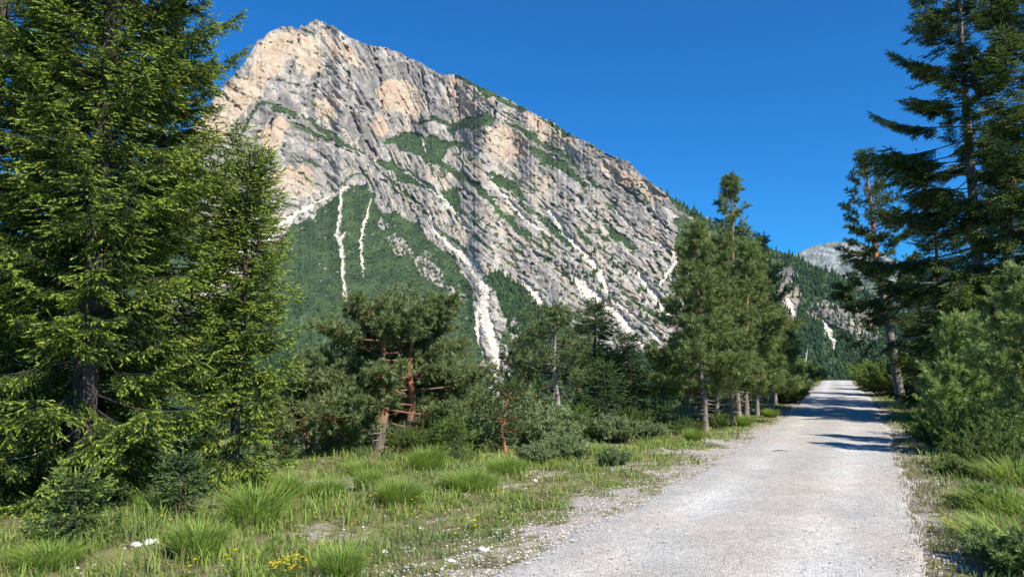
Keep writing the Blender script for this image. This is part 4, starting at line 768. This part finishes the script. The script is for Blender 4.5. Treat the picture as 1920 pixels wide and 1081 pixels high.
H = (.05 + .10 * rng.rand(len(x)) ** 1.5) * (1 + .9 * sst(0, .6, fbm(x / 1.6, y / 1.6, 3, 43))) * mix(.6, 1.25, sst(.2, 2.2, d)); H = np.where(right, H * 1.5, H)
gA = mix(rgb(.15, .235, .04), rgb(.33, .41, .095), rng.rand(len(x), 1)); gA = mix(gA, rgb(.30, .26, .12), (rng.rand(len(x), 1) < .16) * .85); gA = mix(gA, rgb(.13, .19, .08), sst(0, .6, fbm(x / 2.2, y / 2.2, 3, 48))[:, None] * .6)
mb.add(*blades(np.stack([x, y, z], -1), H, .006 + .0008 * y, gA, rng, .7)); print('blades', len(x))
tag(mb.build('meadow_grass', M_GRASS), 'short patchy green grass on both verges of the gravel road', 'grass', kind='stuff')
y = 3 + 16 * rng.rand(16000) ** 1.2; x = xr(y) - .15 + 1.7 * rng.rand(len(y)); k = fbm(x / .35, y / .5, 3, 44) > .0; x, y = x[k], y[k]
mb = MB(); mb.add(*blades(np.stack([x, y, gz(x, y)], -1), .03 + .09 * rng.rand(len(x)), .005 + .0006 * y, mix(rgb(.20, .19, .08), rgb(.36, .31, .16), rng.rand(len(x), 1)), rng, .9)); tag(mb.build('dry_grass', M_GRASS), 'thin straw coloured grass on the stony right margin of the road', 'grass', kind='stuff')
# low herbs: broad little leaves close to the ground
mb = MB(); x, y = grass_points(90000, 2.0, 30, -.95, .95); k = (rng.rand(len(x)) < gdens(x, y) * .9 * sst(-.1, .5, fbm(x / .9, y / .9, 3, 58))) & (np.abs(x) < y * .78 + 2.5); x, y = x[k], y[k]
Pp = np.stack([x, y, gz(x, y) + .02 * rng.rand(len(x))], -1); shoots(mb, Pp, norm(rng.randn(len(x), 3) * .7 + [0, 0, 1.]), np.full(len(x), .05), 5, .03, .016, mix(rgb(.06, .11, .035), rgb(.12, .16, .075), rng.rand(len(x), 1)), rng, 1.2)
tag(mb.build('ground_herbs', M_LEAF), 'low leafy herbs creeping between the grass and the gravel', 'herbs', kind='stuff')
# tussocks
def tussock(seed, n=900, h=.42, r=.16, cols=(rgb(.14, .24, .035), rgb(.30, .42, .09)), dead=.10, splay=.6, wd=.009, sway=0):
    rng = np.random.RandomState(seed); a = rng.rand(n) * 6.28; q = rng.rand(n) ** .6; P = np.stack([np.cos(a) * q * r, np.sin(a) * q * r, a * 0 - .02], -1)
    H = h * (.5 + .6 * rng.rand(n)) * (1.1 - .3 * q); c_ = mix(cols[0], cols[1], rng.rand(n, 1)); c_ = mix(c_, rgb(.36, .28, .13), rng.rand(n, 1) < dead)
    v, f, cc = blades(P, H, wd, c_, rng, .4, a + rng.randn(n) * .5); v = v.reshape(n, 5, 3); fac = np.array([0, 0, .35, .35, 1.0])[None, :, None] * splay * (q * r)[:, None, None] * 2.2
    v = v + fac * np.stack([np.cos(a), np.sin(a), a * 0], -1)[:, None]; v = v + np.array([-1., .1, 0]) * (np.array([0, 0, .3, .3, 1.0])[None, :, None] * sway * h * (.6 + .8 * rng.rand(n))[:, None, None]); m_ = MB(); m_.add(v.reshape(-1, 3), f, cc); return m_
GT = 'grass tussocks in the left meadow'
T1 = tussock(81, 1200, .44, .19, wd=.0075, sway=-.1, splay=.42); T2 = tussock(82, 800, .42, .14, wd=.0075, splay=.45); T3 = tussock(83, 1100, .38, .24, wd=.008, sway=.12, splay=.4)
def place_t(m_, px, py, label, s=1, group=GT):
    x, y = solve(px, py); o = m_ if not isinstance(m_, MB) else None
    if o is None: o = m_.build('grass_tussock', M_GRASS)
    else: o = o.copy(); COL.objects.link(o)
    o.location = (x, y, float(gz(x, y))); q_ = .8 + .5 * ((px * 37 + py * 11) % 17) / 17; o.scale = (s * 1.1 / q_, s * 1.1, s * (.8 + .35 * ((px * 13) % 7) / 7)); o.rotation_euler = (0, 0, (px % 5) * .35 - .7); return tag(o, label, 'tussock', group)
t1 = place_t(T1, 748, 938, 'big round grass tussock in front of the red trunked pines', 1.15)
t2 = place_t(T2, 478, 972, 'grass tussock under the right branches of the shorter spruce', 1.35)
t3 = place_t(T3, 885, 912, 'wide grass tussock right of the big round tussock', 1.0)
for tt_, px, py, s, lab in ((t2, 372, 1030, .95, 'grass tussock closest to the small blue green sapling'), (t1, 612, 925, .8, 'grass tussock between the two left front tussocks and the pines'), (t2, 540, 925, .9, 'small tussock beside the shorter spruce'), (t3, 90, 1045, .75, 'grass tussock in the lower left corner of the meadow'), (t2, 690, 915, .95, 'tussock just behind the big round one'),
                            (t3, 950, 890, .9, 'tussock under the thin rusty stemmed pine'), (t1, 800, 885, 1.1, 'tussock at the foot of the light green sapling'), (t2, 640, 1075, .8, 'tussock at the bottom edge beside the yellow flowers'), (t2, 1040, 850, .8, 'tussock behind the middle willow shrub'), (t3, 690, 880, .85, 'tussock against the left red trunk'),
                            (t1, 1120, 845, .8, 'tussock in front of the willow shrubs near the grove'), (t2, 1300, 822, 1.0, 'tussock at the foot of the pale knobbly trunk'), (t1, 1395, 797, 1.0, 'tussock on the grass bank under the twin pale trunks'), (t2, 1445, 782, 1.0, 'tussock on the grass bank next to the gravel'), (t2, 300, 960, 1.0, 'tussock in the shade left of the sapling')):
    place_t(tt_, px, py, lab, s)
# tall grass on the right
GTR = 'tall grass clumps on the right verge'; TR = tussock(91, 560, .42, .34, (rgb(.09, .16, .03), rgb(.36, .46, .10)), .14, .35, .015, .28); tr1 = place_t(TR, 1840, 882, 'tall grass clump nearest the branch shadow on the right', 1.0, GTR)
for px, py, s, lab in ((1905, 905, 1.1, 'tall bright grass clump halfway up the right edge'), (1880, 958, .95, 'tall grass clump overhanging the gravel margin'), (1960, 965, 1.1, 'tall grass clump cut by the right edge'), (1930, 1045, 1.0, 'dark grass clump in the lower right corner'), (1870, 850, 1.0, 'tall grass clump in front of the low shrub'), (1790, 838, .8, 'grass clump at the foot of the pale young pine'), (1940, 868, 1.1, 'tall grass clump under the grey green young pine'), (1722, 800, .7, 'short grass clump at the road edge by the shade'), (1760, 802, .8, 'grass clump in the shade right of the road'), (1858, 1005, .7, 'small grass clump at the gravel edge in the lower right')):
    place_t(tr1, px, py, lab, s, GTR)
p = solve(1925, 1075); p = (p[0], p[1], float(gz(*p))); e9 = place('leafy_herb', shrub(92, .42, .5, 60, .045, .016, 22, (rgb(.12, .18, .05), rgb(.25, .32, .11))), p, 'dark leafy herb clump in the lower right corner', 'herb', 'leafy herb clumps on the right verge', mat=M_LEAF, crown='foliage', wood='stem')
cp(e9, 1900, 6.4, 'leafy herb clump just behind the one in the lower right corner', .9, 2, 'leafy herb clumps on the right verge'); cp(e9, 1830, 9.2, 'leafy herb clump between the tall grass and the stony margin', .8, 1, 'leafy herb clumps on the right verge'); cp(e9, 1800, 12.0, 'leafy herb clump left of the tall bright grass', .9, 4, 'leafy herb clumps on the right verge')
# seed-headed stalks on the right: part of the wild verge
mb = MB(); n = 900; y = 5 + 12 * rng.rand(n); x = xr(y) + 1.1 + 3.5 * rng.rand(n); z = gz(x, y); H = .45 + .35 * rng.rand(n)
v, f, cc = blades(np.stack([x, y, z], -1), H, np.full(n, .003), np.tile(rgb(.26, .26, .13), (n, 1)), rng, .7); mb.add(v, f, cc); tips = v.reshape(n, 5, 3)[:, 4]
shoots(mb, tips - [0, 0, .04], np.tile([.1, 0, 1.], (n, 1)), np.full(n, .06), 6, .02, .006, np.tile(rgb(.34, .32, .18), (n, 1)), rng, .4)
tag(mb.build('seeding_grass', M_GRASS), 'seeding grass stalks standing over the right verge', 'grass', kind='stuff')

# ------------------------------------------------------------------ flowers
def flower(seed, n=1, h=.16, r=.0, pr_=.016):
    rng = np.random.RandomState(seed); s = MB(); f_ = MB()
    for i in range(n):
        a = rng.rand() * 6.28; q = rng.rand() ** .5 * r; p0 = np.array([math.cos(a) * q, math.sin(a) * q, -.01]); hh = h * (.7 + .5 * rng.rand()); p1 = p0 + [rng.randn() * .02, rng.randn() * .02, hh]
        tube(s, [p0, (p0 + p1) / 2 + [.004, 0, 0], p1], [.0022, .0018, .0015], rgb(.10, .16, .04), 4)
        for k in range(4): aa = k * 1.57 + rng.rand(); d_ = np.array([math.cos(aa), math.sin(aa), .5]); b = p0 + (p1 - p0) * (.2 + .15 * k); s.add(np.array([b, b + d_ * .02 + [0, 0, .004], b + d_ * .045, b + d_ * .02 - [0, 0, .004]]), [[0, 1, 2, 3]], rgb(.09, .15, .04))
        for w in range(2):
            for k in range(8):
                aa = k * .785 + w * .39; c1 = pr_ * (1 - .3 * w); b = p1; v = np.array([b, b + np.array([math.cos(aa - .3) * c1 * .7, math.sin(aa - .3) * c1 * .7, .003 + .003 * w]), b + np.array([math.cos(aa) * c1, math.sin(aa) * c1, .002 + .006 * w]), b + np.array([math.cos(aa + .3) * c1 * .7, math.sin(aa + .3) * c1 * .7, .003 + .003 * w])])
                f_.add(v, [[0, 1, 2, 3]], mix(rgb(.80, .58, .02), rgb(.85, .68, .03), rng.rand()))
    return s, f_
def place_f(fl, loc, label, group, s=1):
    e = empty('yellow_flower', loc, label, 'flower', group, 0, s); fl[0].build('stem', M_LEAF, e); fl[1].build('blossom', M_PETAL, e); return e
x, y = solve(533, 1075); ec = place_f(flower(5, 42, .17, .17, .014), (x, y, float(gz(x, y))), 'dense clump of small yellow flowers at the bottom edge', None)
f0 = None; GF = 'single yellow flowers scattered in the meadow'; rng2 = np.random.RandomState(6)
FL = [((352, 1078), 'yellow flower cut by the bottom edge left of the dense clump'), ((312, 1005), 'yellow flower nearest the white stones at the lower left'), ((632, 945), 'yellow flower just left of the big round tussock'), ((580, 940), 'yellow flower behind the small tussock by the shorter spruce'), ((590, 975), 'yellow flower in the short grass below the left tussocks'), ((563, 1005), 'yellow flower straight above the dense clump'), ((778, 950), 'yellow flower against the lower right of the big round tussock'), ((782, 972), 'yellow flower a step in front of the big round tussock'), ((888, 985), 'taller yellow flower in the open grass right of the big round tussock'), ((890, 1003), 'lower yellow flower in the open grass right of the big round tussock'), ((430, 1060), 'yellow flower left of the dense clump in the wet green grass'), ((462, 1052), 'yellow flower immediately left of the dense clump'), ((700, 945), 'yellow flower hiding at the left foot of the big round tussock'), ((835, 965), 'yellow flower between the big round and the wide tussock'), ((660, 985), 'yellow flower halfway from the dense clump to the big round tussock'), ((1052, 905), 'yellow flower in front of the middle willow shrub, left one'), ((1078, 897), 'yellow flower in front of the middle willow shrub, right one'), ((880, 940), 'yellow flower at the foot of the wide tussock'), ((1010, 925), 'yellow flower near the gravel edge left of the willow shrub'), ((1788, 1012), 'yellow flower in the stony margin at the lower right'), ((1757, 900), 'orange yellow flower beside the tall grass on the right'), ((615, 1030), 'yellow flower right of the dense clump'), ((850, 1025), 'yellow flower between the bottom white stones'), ((940, 975), 'yellow flower closest to the gravel on the left verge')]
for (px, py), fl_lab in FL:
    x, y = solve(px, py); loc = (x, y, float(gz(x, y)))
    if f0 is None: f0 = place_f(flower(9, 3, .15, .05, .017), loc, fl_lab, GF)
    else:
        o = copy_tree(f0); o.location = loc; o['label'] = fl_lab; s = .8 + .5 * rng2.rand(); o.scale = (s, s, s); o.rotation_euler = (0, 0, rng2.rand() * 6)

# ------------------------------------------------------------------ stones
def rock_mesh(rng, sub=1):
    V = np.array([(1, 0, 0), (-1, 0, 0), (0, 1, 0), (0, -1, 0), (0, 0, 1), (0, 0, -1)], float); Fc = np.array([(0, 2, 4), (2, 1, 4), (1, 3, 4), (3, 0, 4), (2, 0, 5), (1, 2, 5), (3, 1, 5), (0, 3, 5)])
    for _ in range(sub):
        nf = []; V = list(map(tuple, V)); cache = {}
        def md(a, b):
            k = (min(a, b), max(a, b))
            if k not in cache: cache[k] = len(V); V.append(tuple((np.array(V[a]) + np.array(V[b])) / 2))
            return cache[k]
        for a, b, c_ in Fc: ab, bc, ca = md(a, b), md(b, c_), md(c_, a); nf += [(a, ab, ca), (ab, b, bc), (ca, bc, c_), (ab, bc, ca)]
        V = norm(np.array(V)); Fc = np.array(nf)
    V = np.array(V) * (.75 + .5 * rng.rand(len(V), 1)); return V, Fc
rng = np.random.RandomState(23); mb = MB()
def stone_field(n, xs, ys_, size, cl):
    for q in range(6):
        v, f = rock_mesh(rng, 0); X_, Y_ = xs[q::6], ys_[q::6]; m_ = len(X_); s = size * (.5 + rng.rand(m_) ** 3 * 2.2); a = rng.rand(m_) * 6.28
        vx = v[None, :, 0] * np.cos(a)[:, None] - v[None, :, 1] * np.sin(a)[:, None]; vy = v[None, :, 0] * np.sin(a)[:, None] + v[None, :, 1] * np.cos(a)[:, None]
        inside = rdist(X_, Y_) < 0; zz = np.where(inside, gz0(X_, Y_) + .03, gz(X_, Y_))
        P = np.stack([X_[:, None] + vx * s[:, None], Y_[:, None] + vy * s[:, None], zz[:, None] + (v[None, :, 2] * .6 + .2) * s[:, None]], -1)
        c_ = mix(cl[0], cl[1], rng.rand(m_, 1)); mb.add(P, (f[None] + (np.arange(m_) * len(v))[:, None, None]).reshape(-1, 3), np.repeat(c_, len(v), 0))
y = 2.5 + 22 * rng.rand(34000) ** 1.5; side = rng.rand(len(y)); o = np.abs(rng.randn(len(y))) * .6
x = np.where(side < .45, xl(y) + .25 - o * 1.6, np.where(side < .65, xr(y) - .25 + o, np.where(side < .85, xl(y) * .49 + xr(y) * .51 + (o - .45) * .8, xl(y) + (xr(y) - xl(y)) * rng.rand(len(y)))))
stone_field(0, x, y, .0065, (rgb(.38, .35, .32), rgb(.62, .59, .56)))
x, y = grass_points(40000, 2.5, 22, -.8, .8); k = (fbm(x / 1.5, y / 1.5, 4, 33) > .25) & (rdist(x, y) > 0) & (rdist(x, y) < 9); stone_field(0, x[k][::2], y[k][::2], .009, (rgb(.33, .31, .28), rgb(.58, .55, .52)))
tag(mb.build('loose_gravel', M_STONE), 'loose pale gravel scattered on the road and its margins', 'gravel', kind='stuff')
GSn = 'larger white stones in the grass'
for i, (px, py, s, lab) in enumerate(((905, 1033, .045, 'largest white stone near the gravel edge at the bottom'), (720, 1022, .03, 'white stone below the big round tussock'), (1002, 900, .04, 'white stone by the low willow shrub'), (968, 882, .05, 'white stone under the wide tussock'), (285, 1015, .06, 'white stone left of the tussock by the sapling'), (255, 1020, .045, 'smaller white stone beside another at the lower left'), (1240, 838, .05, 'white stone below the bright young spruce'), (1180, 850, .04, 'white stone in the bare patch near the grove'), (845, 1050, .03, 'white stone at the bottom between the flowers and the road'))):
    v, f = rock_mesh(rng, 2); x, y = solve(px, py); m_ = MB(); m_.add(v * [1.2 * s, s, .6 * s], f, rgb(.66, .64, .61)); o = m_.build('stone', M_STONE, None, True, (x, y, float(gz(x, y)) + .2 * s)); tag(o, lab, 'stone', GSn)
x, y = solve(1463, 849); m_ = MB(); tube(m_, [(-.16, .02, 0), (-.05, -.01, .012), (.06, .012, .01), (.17, -.02, 0)], [.008, .012, .01, .004], rgb(.13, .10, .08), 6); o = m_.build('fallen_stick', M_BARK, None, True, (x, y, float(gz0(x, y)) + .045)); tag(o, 'short dark stick lying on the gravel road', 'stick')
x, y = solve(668, 880); m_ = MB()
for q in range(4): tube(m_, [(0, q * .1, 0), (.25, q * .12, .3 - q * .05), (.55 - q * .1, q * .2, .75 - q * .2)], [.012, .009, .004], rgb(.28, .19, .13), 5)
o = m_.build('broken_branch', M_BARK, None, True, (x, y, float(gz(x, y)))); tag(o, 'broken reddish branch leaning at the foot of the left red trunk', 'branch')
